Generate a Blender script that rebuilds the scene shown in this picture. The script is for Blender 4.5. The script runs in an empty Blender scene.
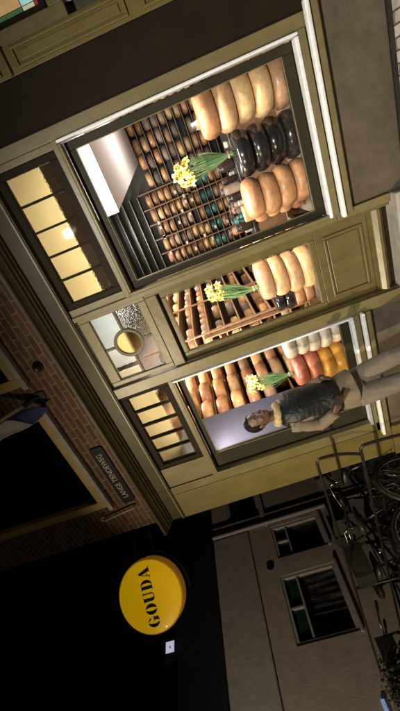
import bpy, bmesh, math, random
from mathutils import Vector, Matrix
random.seed(7)
C = bpy.context.scene.collection
R = math.radians

# ------------------------------------------------------------------ materials
def mat(name, col, rough=.6, var=0., vscale=6., bump=0., bscale=60., metal=0., coat=0., emit=None, estr=0., col2=None, detail=6, stretch=None, spec=.5, dirt=0.):
    m = bpy.data.materials.new(name); m.use_nodes = True
    nt = m.node_tree; b = nt.nodes['Principled BSDF']
    b.inputs['Base Color'].default_value = (*col, 1); b.inputs['Roughness'].default_value = rough
    b.inputs['Metallic'].default_value = metal; b.inputs['Coat Weight'].default_value = coat
    b.inputs['Specular IOR Level'].default_value = spec
    tc = nt.nodes.new('ShaderNodeTexCoord'); src = tc.outputs['Object']
    if stretch:
        mp = nt.nodes.new('ShaderNodeMapping'); mp.inputs['Scale'].default_value = stretch
        nt.links.new(src, mp.inputs['Vector']); src = mp.outputs['Vector']
    if var > 0 or col2:
        n = nt.nodes.new('ShaderNodeTexNoise'); n.inputs['Scale'].default_value = vscale; n.inputs['Detail'].default_value = detail
        n.inputs['Roughness'].default_value = .65
        nt.links.new(src, n.inputs['Vector'])
        r = nt.nodes.new('ShaderNodeValToRGB')
        a = col2 if col2 else tuple(c*(1-var) for c in col)
        z = col if col2 else tuple(min(1, c*(1+var)) for c in col)
        r.color_ramp.elements[0].color = (*a, 1); r.color_ramp.elements[1].color = (*z, 1)
        r.color_ramp.elements[0].position = .33; r.color_ramp.elements[1].position = .67
        nt.links.new(n.outputs['Fac'], r.inputs['Fac']); nt.links.new(r.outputs['Color'], b.inputs['Base Color'])
        mr = nt.nodes.new('ShaderNodeMapRange'); mr.inputs['To Min'].default_value = max(.02, rough-.1); mr.inputs['To Max'].default_value = min(1, rough+.12)
        nt.links.new(n.outputs['Fac'], mr.inputs['Value']); nt.links.new(mr.outputs['Result'], b.inputs['Roughness'])
    if bump > 0:
        n2 = nt.nodes.new('ShaderNodeTexNoise'); n2.inputs['Scale'].default_value = bscale; n2.inputs['Detail'].default_value = 5
        nt.links.new(src, n2.inputs['Vector'])
        bp = nt.nodes.new('ShaderNodeBump'); bp.inputs['Strength'].default_value = bump; bp.inputs['Distance'].default_value = .01
        nt.links.new(n2.outputs['Fac'], bp.inputs['Height']); nt.links.new(bp.outputs['Normal'], b.inputs['Normal'])
    if dirt > 0:
        # grime runs and rubbed patches: two uneven masks multiplied into the paint
        mp2 = nt.nodes.new('ShaderNodeMapping'); mp2.inputs['Scale'].default_value = (7, 7, 1.3); nt.links.new(tc.outputs['Object'], mp2.inputs['Vector'])
        d1 = nt.nodes.new('ShaderNodeTexNoise'); d1.inputs['Scale'].default_value = 2.2; d1.inputs['Detail'].default_value = 9; d1.inputs['Roughness'].default_value = .7; nt.links.new(mp2.outputs[0], d1.inputs['Vector'])
        d2 = nt.nodes.new('ShaderNodeTexNoise'); d2.inputs['Scale'].default_value = 38; d2.inputs['Detail'].default_value = 4; nt.links.new(tc.outputs['Object'], d2.inputs['Vector'])
        r1 = nt.nodes.new('ShaderNodeMapRange'); r1.inputs['From Min'].default_value = .35; r1.inputs['From Max'].default_value = .6; r1.inputs['To Min'].default_value = 1-dirt; nt.links.new(d1.outputs['Fac'], r1.inputs['Value'])
        r2 = nt.nodes.new('ShaderNodeMapRange'); r2.inputs['From Min'].default_value = .28; r2.inputs['From Max'].default_value = .42; r2.inputs['To Min'].default_value = 1-dirt*.8; nt.links.new(d2.outputs['Fac'], r2.inputs['Value'])
        mu = nt.nodes.new('ShaderNodeMath'); mu.operation = 'MULTIPLY'; nt.links.new(r1.outputs[0], mu.inputs[0]); nt.links.new(r2.outputs[0], mu.inputs[1])
        mm = nt.nodes.new('ShaderNodeMix'); mm.data_type = 'RGBA'; mm.blend_type = 'MULTIPLY'; mm.inputs['Factor'].default_value = 1
        if b.inputs['Base Color'].links: nt.links.new(b.inputs['Base Color'].links[0].from_socket, mm.inputs['A'])
        else: mm.inputs['A'].default_value = (*col, 1)
        nt.links.new(mu.outputs[0], mm.inputs['B']); nt.links.new(mm.outputs['Result'], b.inputs['Base Color'])
    if emit:
        b.inputs['Emission Color'].default_value = (*emit, 1); b.inputs['Emission Strength'].default_value = estr
    return m

def brick_mat(name, c1, c2, mortar, w, h, axes, msize=.008, rough=.8, bumpd=.006, offs=.5):
    """axes: which object axes run along the brick and across the courses"""
    m = bpy.data.materials.new(name); m.use_nodes = True
    nt = m.node_tree; b = nt.nodes['Principled BSDF']; L = nt.links.new
    tc = nt.nodes.new('ShaderNodeTexCoord'); sp = nt.nodes.new('ShaderNodeSeparateXYZ'); cb = nt.nodes.new('ShaderNodeCombineXYZ')
    L(tc.outputs['Object'], sp.inputs[0]); L(sp.outputs[axes[0]], cb.inputs[0]); L(sp.outputs[axes[1]], cb.inputs[1])
    nz = nt.nodes.new('ShaderNodeTexNoise'); nz.inputs['Scale'].default_value = 9; nz.inputs['Detail'].default_value = 3
    L(cb.outputs[0], nz.inputs['Vector'])
    mx = nt.nodes.new('ShaderNodeVectorMath'); mx.operation = 'MULTIPLY_ADD'; mx.inputs[1].default_value = (.012, .012, 0)
    L(nz.outputs['Color'], mx.inputs[0]); L(cb.outputs[0], mx.inputs[2])
    br = nt.nodes.new('ShaderNodeTexBrick'); br.offset = offs
    br.inputs['Color1'].default_value = (*c1, 1); br.inputs['Color2'].default_value = (*c2, 1); br.inputs['Mortar'].default_value = (*mortar, 1)
    br.inputs['Scale'].default_value = 1; br.inputs['Mortar Size'].default_value = msize; br.inputs['Mortar Smooth'].default_value = .25
    br.inputs['Brick Width'].default_value = w; br.inputs['Row Height'].default_value = h
    L(mx.outputs[0], br.inputs['Vector'])
    n3 = nt.nodes.new('ShaderNodeTexNoise'); n3.inputs['Scale'].default_value = 14; n3.inputs['Detail'].default_value = 8; L(cb.outputs[0], n3.inputs['Vector'])
    mr = nt.nodes.new('ShaderNodeMapRange'); mr.inputs['To Min'].default_value = .55; mr.inputs['To Max'].default_value = 1.4; L(n3.outputs['Fac'], mr.inputs['Value'])
    mm = nt.nodes.new('ShaderNodeMix'); mm.data_type = 'RGBA'; mm.blend_type = 'MULTIPLY'; mm.inputs['Factor'].default_value = 1
    L(br.outputs['Color'], mm.inputs['A']); L(mr.outputs['Result'], mm.inputs['B']); L(mm.outputs['Result'], b.inputs['Base Color'])
    b.inputs['Roughness'].default_value = rough
    ad = nt.nodes.new('ShaderNodeMath'); ad.operation = 'MULTIPLY_ADD'; ad.inputs[1].default_value = -1.; L(br.outputs['Fac'], ad.inputs[0])
    sc = nt.nodes.new('ShaderNodeMath'); sc.operation = 'MULTIPLY'; sc.inputs[1].default_value = .5; L(n3.outputs['Fac'], sc.inputs[0]); L(sc.outputs[0], ad.inputs[2])
    bp = nt.nodes.new('ShaderNodeBump'); bp.inputs['Strength'].default_value = .9; bp.inputs['Distance'].default_value = bumpd
    L(ad.outputs[0], bp.inputs['Height']); L(bp.outputs['Normal'], b.inputs['Normal'])
    return m

def glass_mat(name, tint=(.97, .98, .97), rough=.0, wav=0., wsc=30., gl=1.0):
    m = bpy.data.materials.new(name); m.use_nodes = True
    nt = m.node_tree; nt.nodes.clear(); L = nt.links.new
    o = nt.nodes.new('ShaderNodeOutputMaterial'); mx = nt.nodes.new('ShaderNodeMixShader')
    t = nt.nodes.new('ShaderNodeBsdfTransparent'); t.inputs['Color'].default_value = (*tint, 1)
    g = nt.nodes.new('ShaderNodeBsdfGlossy'); g.inputs['Roughness'].default_value = rough
    f = nt.nodes.new('ShaderNodeFresnel'); f.inputs['IOR'].default_value = 1.45
    k = nt.nodes.new('ShaderNodeMath'); k.operation = 'MULTIPLY'; k.inputs[1].default_value = gl; L(f.outputs[0], k.inputs[0])
    L(k.outputs[0], mx.inputs['Fac']); L(t.outputs[0], mx.inputs[1]); L(g.outputs[0], mx.inputs[2]); L(mx.outputs[0], o.inputs['Surface'])
    if wav:
        tc = nt.nodes.new('ShaderNodeTexCoord'); n = nt.nodes.new('ShaderNodeTexNoise'); n.inputs['Scale'].default_value = wsc
        L(tc.outputs['Object'], n.inputs['Vector']); bp = nt.nodes.new('ShaderNodeBump'); bp.inputs['Strength'].default_value = wav; bp.inputs['Distance'].default_value = .01
        L(n.outputs['Fac'], bp.inputs['Height']); L(bp.outputs['Normal'], g.inputs['Normal'])
    return m

def rippled_glass(name, tint, scale, strength, dist=.01, voronoi=False, rough=.02):
    """cathedral glass: refracts what stands behind it through an uneven face"""
    m = bpy.data.materials.new(name); m.use_nodes = True
    nt = m.node_tree; nt.nodes.clear(); L = nt.links.new
    o = nt.nodes.new('ShaderNodeOutputMaterial'); mx = nt.nodes.new('ShaderNodeMixShader')
    t = nt.nodes.new('ShaderNodeBsdfRefraction'); t.inputs['Color'].default_value = (*tint, 1); t.inputs['IOR'].default_value = 1.12; t.inputs['Roughness'].default_value = rough
    g = nt.nodes.new('ShaderNodeBsdfGlossy'); g.inputs['Roughness'].default_value = .02
    f = nt.nodes.new('ShaderNodeFresnel'); f.inputs['IOR'].default_value = 1.5
    tc = nt.nodes.new('ShaderNodeTexCoord')
    if voronoi:
        n = nt.nodes.new('ShaderNodeTexVoronoi'); n.inputs['Scale'].default_value = scale; h = n.outputs['Distance']
    else:
        n = nt.nodes.new('ShaderNodeTexNoise'); n.inputs['Scale'].default_value = scale; n.inputs['Detail'].default_value = 3; h = n.outputs['Fac']
    L(tc.outputs['Object'], n.inputs['Vector'])
    bp = nt.nodes.new('ShaderNodeBump'); bp.inputs['Strength'].default_value = strength; bp.inputs['Distance'].default_value = dist
    L(h, bp.inputs['Height'])
    L(bp.outputs['Normal'], t.inputs['Normal'])
    bp2 = nt.nodes.new('ShaderNodeBump'); bp2.inputs['Strength'].default_value = strength*.12; bp2.inputs['Distance'].default_value = dist*.25; L(h, bp2.inputs['Height']); L(bp2.outputs['Normal'], g.inputs['Normal'])
    kk = nt.nodes.new('ShaderNodeMath'); kk.operation = 'MULTIPLY'; kk.inputs[1].default_value = .45; L(f.outputs[0], kk.inputs[0]); L(kk.outputs[0], mx.inputs['Fac']); L(t.outputs[0], mx.inputs[1]); L(g.outputs[0], mx.inputs[2]); L(mx.outputs[0], o.inputs['Surface'])
    return m

def cheese_mat(name, c1, c2, rough=.32, coat=.25, bump=.22, island=.18):
    """wax or rind: mottled, every wheel of a slightly different tone"""
    m = mat(name, c1, rough, col2=c2, vscale=7, bump=bump, bscale=45, coat=coat, stretch=(1, 1, 2.5))
    nt = m.node_tree; L = nt.links.new; b = nt.nodes['Principled BSDF']
    tc2 = nt.nodes.new('ShaderNodeTexCoord'); oi0 = nt.nodes.new('ShaderNodeObjectInfo'); mvx = nt.nodes.new('ShaderNodeVectorMath'); mvx.operation = 'MULTIPLY_ADD'; mvx.inputs[1].default_value = (1, 1, 1)
    cmb = nt.nodes.new('ShaderNodeCombineXYZ'); k9 = nt.nodes.new('ShaderNodeMath'); k9.operation = 'MULTIPLY'; k9.inputs[1].default_value = 40; L(oi0.outputs['Random'], k9.inputs[0]); L(k9.outputs[0], cmb.inputs[0]); L(tc2.outputs['Object'], mvx.inputs[0]); L(cmb.outputs[0], mvx.inputs[2])
    sc1 = nt.nodes.new('ShaderNodeTexNoise'); sc1.inputs['Scale'].default_value = 26; sc1.inputs['Detail'].default_value = 8; sc1.inputs['Roughness'].default_value = .75; L(mvx.outputs[0], sc1.inputs['Vector'])
    sr1 = nt.nodes.new('ShaderNodeMapRange'); sr1.inputs['From Min'].default_value = .3; sr1.inputs['From Max'].default_value = .7; sr1.inputs['To Min'].default_value = .72; sr1.inputs['To Max'].default_value = 1.22; L(sc1.outputs['Fac'], sr1.inputs['Value'])
    smx = nt.nodes.new('ShaderNodeMix'); smx.data_type = 'RGBA'; smx.blend_type = 'MULTIPLY'; smx.inputs['Factor'].default_value = 1
    L(b.inputs['Base Color'].links[0].from_socket, smx.inputs['A']); L(sr1.outputs[0], smx.inputs['B']); L(smx.outputs['Result'], b.inputs['Base Color'])
    oi = nt.nodes.new('ShaderNodeObjectInfo'); hsv = nt.nodes.new('ShaderNodeHueSaturation')
    mr = nt.nodes.new('ShaderNodeMapRange'); mr.inputs['To Min'].default_value = 1-island*1.6; mr.inputs['To Max'].default_value = 1+island
    mh = nt.nodes.new('ShaderNodeMapRange'); mh.inputs['To Min'].default_value = .488; mh.inputs['To Max'].default_value = .512
    L(oi.outputs['Random'], mr.inputs['Value']); L(mr.outputs['Result'], hsv.inputs['Value'])
    L(oi.outputs['Random'], mh.inputs['Value']); L(mh.outputs['Result'], hsv.inputs['Hue'])
    old = b.inputs['Base Color'].links[0].from_socket
    L(old, hsv.inputs['Color']); L(hsv.outputs['Color'], b.inputs['Base Color'])
    return m

M = {}
M['taupe'] = mat('taupe_paint', (.158, .13, .058), .38, var=.1, vscale=3, bump=.1, bscale=25, dirt=.18, spec=.45)
M['olive'] = mat('olive_paint', (.115, .088, .03), .34, var=.14, vscale=3, bump=.1, bscale=20, dirt=.18, spec=.5)
M['sash'] = mat('dark_olive_sash_paint', (.026, .023, .013), .5, var=.15, vscale=4, bump=.05, spec=.15)
M['darksash'] = mat('dark_brown_sash_paint', (.016, .012, .006), .6, var=.2, vscale=4, spec=.1)
M['cornice'] = mat('dark_olive_cornice_paint', (.05, .038, .014), .45, var=.16, vscale=3, bump=.1, bscale=20, dirt=.2, spec=.25)
M['ochre'] = mat('ochre_paint', (.135, .106, .03), .45, var=.1, vscale=2.5, bump=.1, bscale=18, dirt=.18, spec=.4)
M['ochre_frame'] = mat('ochre_frame_paint', (.4, .29, .1), .5, var=.1, vscale=3)
M['white'] = mat('white_bead_paint', (.8, .81, .82), .4, var=.06, vscale=6, dirt=.2)
M['plaster'] = mat('grey_brown_plaster', (.105, .085, .058), .85, col2=(.06, .047, .031), vscale=4.5, bump=.5, bscale=22, detail=9)
M['dark_band'] = mat('dark_brown_wall_paint', (.016, .011, .007), .8, var=.22, vscale=5, bump=.2, bscale=30, spec=.12)
M['cream'] = mat('cream_soffit_paint', (.8, .72, .52), .7, var=.05, vscale=3)
M['ceil'] = mat('old_dark_ceiling', (.05, .04, .03), .8, var=.3)
M['wallin'] = mat('interior_wall_plaster', (.22, .165, .12), .8, var=.15, vscale=2)
M['floor'] = mat('interior_floor_tile', (.12, .085, .06), .4, var=.2)
M['lav'] = mat('pale_lavender_panel', (.06, .06, .092), .5, var=.05, vscale=2)
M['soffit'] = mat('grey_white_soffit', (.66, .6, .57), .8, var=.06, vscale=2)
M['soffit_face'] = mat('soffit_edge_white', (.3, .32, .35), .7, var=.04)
M['deck'] = mat('display_deck_wood', (.17, .115, .075), .5, var=.15, vscale=4, stretch=(1, 8, 1))
M['shelf'] = mat('brown_shelf_wood', (.19, .1, .05), .5, col2=(.1, .055, .03), vscale=6, stretch=(2, 2, 14))
M['shelf_tan'] = mat('tan_shelf_wood', (.36, .21, .11), .5, col2=(.22, .12, .06), vscale=6, stretch=(10, 1, 10))
M['shelf_black'] = mat('black_shelf', (.012, .012, .014), .35, var=.3)
M['steel'] = mat('shelf_edge_steel', (.2, .2, .2), .5, metal=1., var=.1)
M['pane'] = glass_mat('window_glass', gl=.8)
M['pane_dark'] = mat('dark_window_glass', (.006, .006, .007), .08, var=.3, vscale=1.5)
M['ripple'] = rippled_glass('amber_cathedral_glass', (1., .965, .86), 55, .42, .012)
M['roundel'] = rippled_glass('amber_roundel_glass', (1., .9, .62), 30, .12, .01, rough=.45)
M['ripple_white'] = rippled_glass('white_cathedral_glass', (.93, .96, 1), 35, .18, .012)
M['ripple_hammer'] = rippled_glass('hammered_glass', (.9, .95, .97), 120, .8, .01, voronoi=True)
M['ripple_fine'] = rippled_glass('reeded_glass', (.85, .92, 1), 90, .5, .01)
M['lead'] = mat('leading', (.05, .043, .03), .45, metal=.6, var=.2)
M['brick'] = brick_mat('dark_red_brick', (.115, .052, .027), (.06, .029, .016), (.19, .13, .07), .215, .062, (0, 2), .009)
M['paving'] = brick_mat('clinker_paving', (.55, .5, .44), (.4, .36, .32), (.09, .08, .07), .21, .07, (1, 0), .006, .75, .012)
M['gutter'] = mat('dark_asphalt', (.03, .026, .022), .7, var=.4, vscale=30, bump=.5, bscale=120)  # ground tone; its bare strip by the plinth plays the shadow there
M['stone'] = mat('grey_threshold_stone', (.3, .28, .245), .7, var=.2, vscale=9, bump=.3, bscale=50)
M['black'] = mat('black_metal', (.012, .012, .012), .35, var=.2, metal=.3)
M['blackplastic'] = mat('black_plastic', (.018, .017, .016), .5, var=.2)
M['chrome'] = mat('chrome', (.22, .21, .2), .3, metal=1.)
M['tube'] = mat('dark_steel_tube', (.022, .018, .015), .4, metal=.6, var=.3, vscale=12)
M['signyellow'] = mat('yellow_lightbox_face', (.6, .36, .01), .4, emit=(1., .56, .004), estr=.31, coat=.15)
M['signrim'] = mat('yellow_lightbox_rim', (.55, .27, .03), .35, emit=(1., .42, .03), estr=.1, coat=.3)
M['ink'] = mat('black_lettering', (.01, .008, .006), .5)
M['plate'] = mat('black_enamel', (.006, .005, .006), .5, spec=.15)
M['plate_txt'] = mat('white_enamel', (.4, .37, .31), .6)
M['navy'] = mat('navy_flag_cloth', (.035, .042, .14), .85, var=.15, vscale=15, bump=.3, bscale=200)
M['flagwhite'] = mat('white_flag_cloth', (.75, .73, .7), .85, var=.1, vscale=15)
M['pole'] = mat('varnished_pole', (.4, .34, .25), .45, var=.1)
M['sidewall'] = mat('taupe_render', (.42, .35, .285), .85, var=.14, vscale=2.5, bump=.3, bscale=30, dirt=.15)
M['sidetrim'] = mat('greyish_trim_paint', (.4, .37, .34), .7, var=.12, dirt=.15)
M['slate'] = mat('dark_slate_roof', (.006, .006, .006), .8, var=.3)
M['green_pane'] = mat('green_leaded_pane', (.012, .045, .03), .15, var=.3, vscale=6)
M['litwin'] = mat('lit_violet_window', (.5, .45, .6), .5, emit=(.78, .72, 1.), estr=.55)
M['blueglow'] = mat('blue_lit_strip', (.3, .4, .6), .4, emit=(.35, .5, .9), estr=.35)
M['curtain'] = mat('grey_net_curtain', (.4, .36, .33), .9, col2=(.08, .075, .07), vscale=7, detail=4)
M['leaf'] = mat('dark_bush_leaf', (.007, .011, .005), .6, var=.45, vscale=9)
M['bark'] = mat('bark', (.06, .045, .03), .9, var=.3)
M['terracotta'] = mat('dark_planter_clay', (.07, .045, .035), .8, var=.2)
M['stem'] = mat('daffodil_stem', (.22, .36, .14), .45, col2=(.34, .48, .24), vscale=30)
M['leafgreen'] = mat('daffodil_leaf', (.1, .26, .11), .45, col2=(.26, .42, .2), vscale=14)
M['petal'] = mat('pale_yellow_petal', (.86, .76, .22), .6, var=.1, vscale=40)
M['trumpet'] = mat('deep_yellow_trumpet', (.85, .55, .03), .55, var=.1, vscale=40)
M['twine'] = mat('twine', (.5, .42, .28), .8)
M['beige'] = cheese_mat('beige_rind', (.78, .52, .3), (.66, .35, .16), coat=.2)
M['tan'] = cheese_mat('orange_tan_rind', (.7, .39, .2), (.5, .23, .1), coat=.2)
M['blackwax'] = cheese_mat('black_wax', (.012, .011, .014), (.018, .016, .017), .2, .5, .12)
M['whitewax'] = cheese_mat('white_rind', (.62, .53, .43), (.5, .38, .28), .5, .1, .15)
M['redwax'] = cheese_mat('rose_red_wax', (.55, .2, .12), (.42, .13, .075), .3, .3)
M['amber'] = cheese_mat('amber_wax', (.7, .35, .07), (.6, .25, .04), .3, .35)
M['shelfcheese'] = cheese_mat('aged_tan_rind', (.6, .4, .22), (.44, .26, .12), .5, .1, .15, .3)
M['greyrind'] = cheese_mat('grey_rind', (.34, .26, .21), (.24, .17, .13), .7, 0., .3, .35)
M['turq'] = cheese_mat('turquoise_wax', (.05, .2, .2), (.03, .13, .15), .35, .2)
M['paste'] = mat('cut_cheese', (.78, .48, .16), .45, var=.08, vscale=30)
M['paper'] = mat('white_label_paper', (.45, .42, .38), .7, var=.3, vscale=14)
M['skin'] = mat('warm_brown_skin', (.085, .04, .025), .5, var=.12, vscale=20)
M['hair'] = mat('black_hair', (.005, .004, .003), .6, var=.4, vscale=60, bump=.6, bscale=150, spec=.15)
M['coat'] = mat('taupe_wool', (.15, .118, .08), .9, var=.12, vscale=6, bump=.8, bscale=9, stretch=(2.5, 2.5, 1), spec=.15)
M['vest'] = mat('dark_green_quilt', (.006, .007, .006), .42, var=.3, vscale=10, bump=.9, bscale=26, spec=.35)
M['trouser'] = mat('grey_tan_trousers', (.15, .128, .1), .9, var=.14, vscale=5, bump=1., bscale=7, stretch=(3.2, 3.2, 1), spec=.15)
M['fur'] = mat('tan_fleece', (.42, .31, .16), .95, var=.25, vscale=40, bump=1., bscale=90)
M['shoe'] = mat('dark_leather', (.03, .022, .016), .4, var=.2)
M['eye'] = mat('eye_dark', (.012, .009, .008), .15)
M['lip'] = mat('lip', (.2, .075, .055), .45)
M['lampglow'] = mat('lamp_glow', (1, 1, 1), .5, emit=(1., .86, .62), estr=14)
M['striplight'] = mat('lit_tube', (1, 1, 1), .5, emit=(1., .88, .7), estr=3)
M['jar'] = mat('dark_jar', (.03, .02, .018), .15, var=.3)
SG = {k: mat('stained_'+k, c, .2, var=.3, vscale=25, emit=c, estr=e) for k, c, e in
      (('amber', (.5, .3, .13), .5), ('aqua', (.3, .62, .58), .55), ('red', (.35, .03, .04), .4), ('green', (.05, .14, .05), .4), ('pale', (.5, .52, .34), .5))}

# ------------------------------------------------------------------ helpers
def obj(name, bm, m, parent=None, loc=None, smooth=False, bevel=0.):
    me = bpy.data.meshes.new(name); bmesh.ops.recalc_face_normals(bm, faces=bm.faces); bm.to_mesh(me); bm.free()
    o = bpy.data.objects.new(name, me); C.objects.link(o)
    if m: me.materials.append(m)
    if parent: o.parent = parent
    if loc is not None: o.location = loc
    if smooth:
        for p in me.polygons: p.use_smooth = True
    if bevel:
        b = o.modifiers.new('edge', 'BEVEL'); b.width = bevel; b.segments = 2; b.limit_method = 'ANGLE'; b.angle_limit = R(40); b.harden_normals = False
    return o

def tag(o, label=None, cat=None, group=None, kind=None):
    if label: o['label'] = label
    if cat: o['category'] = cat
    if group: o['group'] = group
    if kind: o['kind'] = kind
    return o

def empty(name, loc, label, cat, group=None, rz=0):
    o = bpy.data.objects.new(name, None); C.objects.link(o); o.location = loc; o.rotation_euler = (0, 0, rz); o.empty_display_size = .1
    return tag(o, label, cat, group)

def box(bm, x0, x1, y0, y1, z0, z1, mx=None):
    x0, x1 = min(x0, x1), max(x0, x1); y0, y1 = min(y0, y1), max(y0, y1); z0, z1 = min(z0, z1), max(z0, z1)
    v = [bm.verts.new((mx @ Vector(p)) if mx else p) for p in ((x0, y0, z0), (x1, y0, z0), (x1, y1, z0), (x0, y1, z0), (x0, y0, z1), (x1, y0, z1), (x1, y1, z1), (x0, y1, z1))]
    for f in ((0, 3, 2, 1), (4, 5, 6, 7), (0, 1, 5, 4), (1, 2, 6, 5), (2, 3, 7, 6), (3, 0, 4, 7)): bm.faces.new([v[i] for i in f])
    return bm
def B(*a, **k): return box(bmesh.new(), *a, **k)

def ring_frame(x0, x1, z0, z1, w, y0, y1, wb=None, bm=None, wt=None, wl=None, wr=None):
    """picture frame, inner opening x0..x1, z0..z1, bar width w; stiles run full height, rails butt between"""
    bm = bm or bmesh.new(); wb = w if wb is None else wb; wt = w if wt is None else wt; wl = w if wl is None else wl; wr = w if wr is None else wr
    box(bm, x0-wl, x0, y0, y1, z0-wb, z1+wt); box(bm, x1, x1+wr, y0, y1, z0-wb, z1+wt)
    box(bm, x0, x1, y0, y1, z0-wb, z0); box(bm, x0, x1, y0, y1, z1, z1+wt)
    return bm

def tube(bm, pts, r, seg=10, closed=False, caps=True):
    pts = [Vector(p) for p in pts]; rr = r if isinstance(r, (list, tuple)) else [r]*len(pts); n = len(pts); rings = []
    up = None
    for i, p in enumerate(pts):
        a = pts[(i-1) % n] if (i > 0 or closed) else p; b = pts[(i+1) % n] if (i < n-1 or closed) else p
        d = (b-a).normalized()
        if up is None: up = d.orthogonal().normalized()
        u = (up - d*up.dot(d)).normalized(); up = u; w = d.cross(u)
        rings.append([bm.verts.new(p + rr[i]*(math.cos(t)*u + math.sin(t)*w)) for t in [2*math.pi*k/seg for k in range(seg)]])
    m = n if closed else n-1
    for i in range(m):
        A, D = rings[i], rings[(i+1) % n]
        for k in range(seg): bm.faces.new((A[k], A[(k+1) % seg], D[(k+1) % seg], D[k]))
    if caps and not closed:
        bm.faces.new(rings[0][::-1]); bm.faces.new(rings[-1])
    return bm

def lathe(bm, prof, seg=32, mx=None):
    rings = []
    for r, z in prof:
        if r < 1e-6: rings.append([bm.verts.new((mx @ Vector((0, 0, z))) if mx else (0, 0, z))])
        else: rings.append([bm.verts.new((mx @ Vector((r*math.cos(2*math.pi*k/seg), r*math.sin(2*math.pi*k/seg), z))) if mx else (r*math.cos(2*math.pi*k/seg), r*math.sin(2*math.pi*k/seg), z)) for k in range(seg)])
    for A, D in zip(rings, rings[1:]):
        for k in range(seg):
            j = (k+1) % seg
            if len(A) == 1: bm.faces.new((A[0], D[k], D[j]))
            elif len(D) == 1: bm.faces.new((A[k], A[j], D[0]))
            else: bm.faces.new((A[k], A[j], D[j], D[k]))
    return bm

def loft(bm, secs, seg=20, caps=True):
    """secs: (centre, axis_u, axis_v, ru, rv) closed ellipse sections"""
    rings = []
    for c, u, v, ru, rv in secs:
        c = Vector(c); u = Vector(u).normalized(); v = Vector(v).normalized()
        rings.append([bm.verts.new(c+u*ru*math.cos(2*math.pi*k/seg)+v*rv*math.sin(2*math.pi*k/seg)) for k in range(seg)])
    for A, D in zip(rings, rings[1:]):
        for k in range(seg): bm.faces.new((A[k], A[(k+1) % seg], D[(k+1) % seg], D[k]))
    if caps: bm.faces.new(rings[0][::-1]); bm.faces.new(rings[-1])
    return bm

def ball(bm, c, r, sub=3, mx=None):
    r = r if isinstance(r, (tuple, list)) else (r, r, r)
    t = Matrix.Translation(Vector(c)) @ (mx or Matrix()) @ Matrix.Diagonal((*r, 1))
    bmesh.ops.create_icosphere(bm, subdivisions=sub, radius=1, matrix=t)
    return bm

def prism(bm, poly, h0, h1, fn):
    """poly 2D outline, extruded between h0 and h1; fn(a,b,h)->xyz"""
    a = [bm.verts.new(fn(x, y, h0)) for x, y in poly]; b = [bm.verts.new(fn(x, y, h1)) for x, y in poly]
    n = len(poly); bm.faces.new(a); bm.faces.new(b[::-1])
    for i in range(n): bm.faces.new((a[i], b[i], b[(i+1) % n], a[(i+1) % n]))
    return bm

def text_mesh(body, size, extrude, name, m, parent, matrix, xscale=1., font_off=0., splines=None):
    cu = bpy.data.curves.new(name, 'FONT' if splines is None else 'CURVE')
    if splines is None:
        cu.body = body; cu.size = size; cu.align_x = 'CENTER'; cu.align_y = 'CENTER'; cu.offset = font_off
    else:
        cu.dimensions = '2D'; cu.fill_mode = 'BOTH'
        for s in splines:
            sp = cu.splines.new('POLY'); sp.points.add(len(s)-1); sp.use_cyclic_u = True
            for p, q in zip(sp.points, s): p.co = (q[0], q[1], 0, 1)
    cu.extrude = extrude
    t = bpy.data.objects.new(name+'_tmp', cu); C.objects.link(t)
    bpy.context.view_layer.update()
    me = bpy.data.meshes.new_from_object(t.evaluated_get(bpy.context.evaluated_depsgraph_get()))
    bpy.data.objects.remove(t)
    me.name = name; me.materials.clear(); me.materials.append(m)
    me.transform(matrix @ Matrix.Diagonal((xscale, 1, 1, 1)))
    o = bpy.data.objects.new(name, me); C.objects.link(o); o.parent = parent
    return o

def copy_tree(o, parent=None):
    c = o.copy(); C.objects.link(c)
    if parent: c.parent = parent
    for ch in list(o.children): copy_tree(ch, c)
    return c

# ------------------------------------------------------------------ setting
def sheet(name, x0, x1, y0, y1, z, m):
    bm = bmesh.new(); bm.faces.new([bm.verts.new(p) for p in ((x0, y0, z), (x1, y0, z), (x1, y1, z), (x0, y1, z))])
    return tag(obj(name, bm, m), kind='structure')
sheet('ground', -60, 60, -60, 60, -.008, M['gutter'])
sheet('pavement', -7.85, 30, -14, -.1, .012, M['paving'])  # stops short: dark ground left bare stands in for shade at the plinth

# ------------------------------------------------------------------ the cheese shop
shop = empty('cheese_shop', (0, 0, 0), 'old cheese shop front with olive and taupe woodwork and brightly lit windows full of cheese', 'shop')
def part(name, bm, m, bevel=.004, parent=None, label=None, smooth=False):
    o = obj(name, bm, m, parent or shop, bevel=bevel, smooth=smooth)
    if label: o['label'] = label
    return o

# brick upper wall with two window openings
bw = bmesh.new()
for x0, x1, z0, z1 in ((-3.45, -2.95, 3.2, 7.2), (-2.95, -1.5, 3.2, 3.68), (-1.5, -1.19, 3.2, 7.2), (-1.19, -.2, 3.2, 3.68), (-.2, .92, 3.2, 7.2), (-2.95, -1.5, 5.3, 7.2), (-1.19, -.2, 5.3, 7.2)):
    box(bw, x0, x1, .02, .3, z0, z1)
part('brick_wall', bw, M['brick'], 0)
for x0, x1 in ((-2.95, -1.5), (-1.19, -.2)):
    uw = part('upper_window', ring_frame(x0+.1, x1-.1, 3.77, 5.2, .1, -.012, .14, wb=.085), M['ochre_frame'])
    part('pane', B(x0+.1, x1-.1, .1, .11, 3.77, 5.2), M['pane_dark'], 0, uw)
    part('window_sill', B(x0-.03, x1+.03, -.05, .018, 3.625, 3.678), M['stone'], .005, uw)
    part('sash_bar', ring_frame(x0+.14, x1-.14, 3.81, 5.16, .04, .05, .098), M['darksash'], .003, uw)
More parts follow.
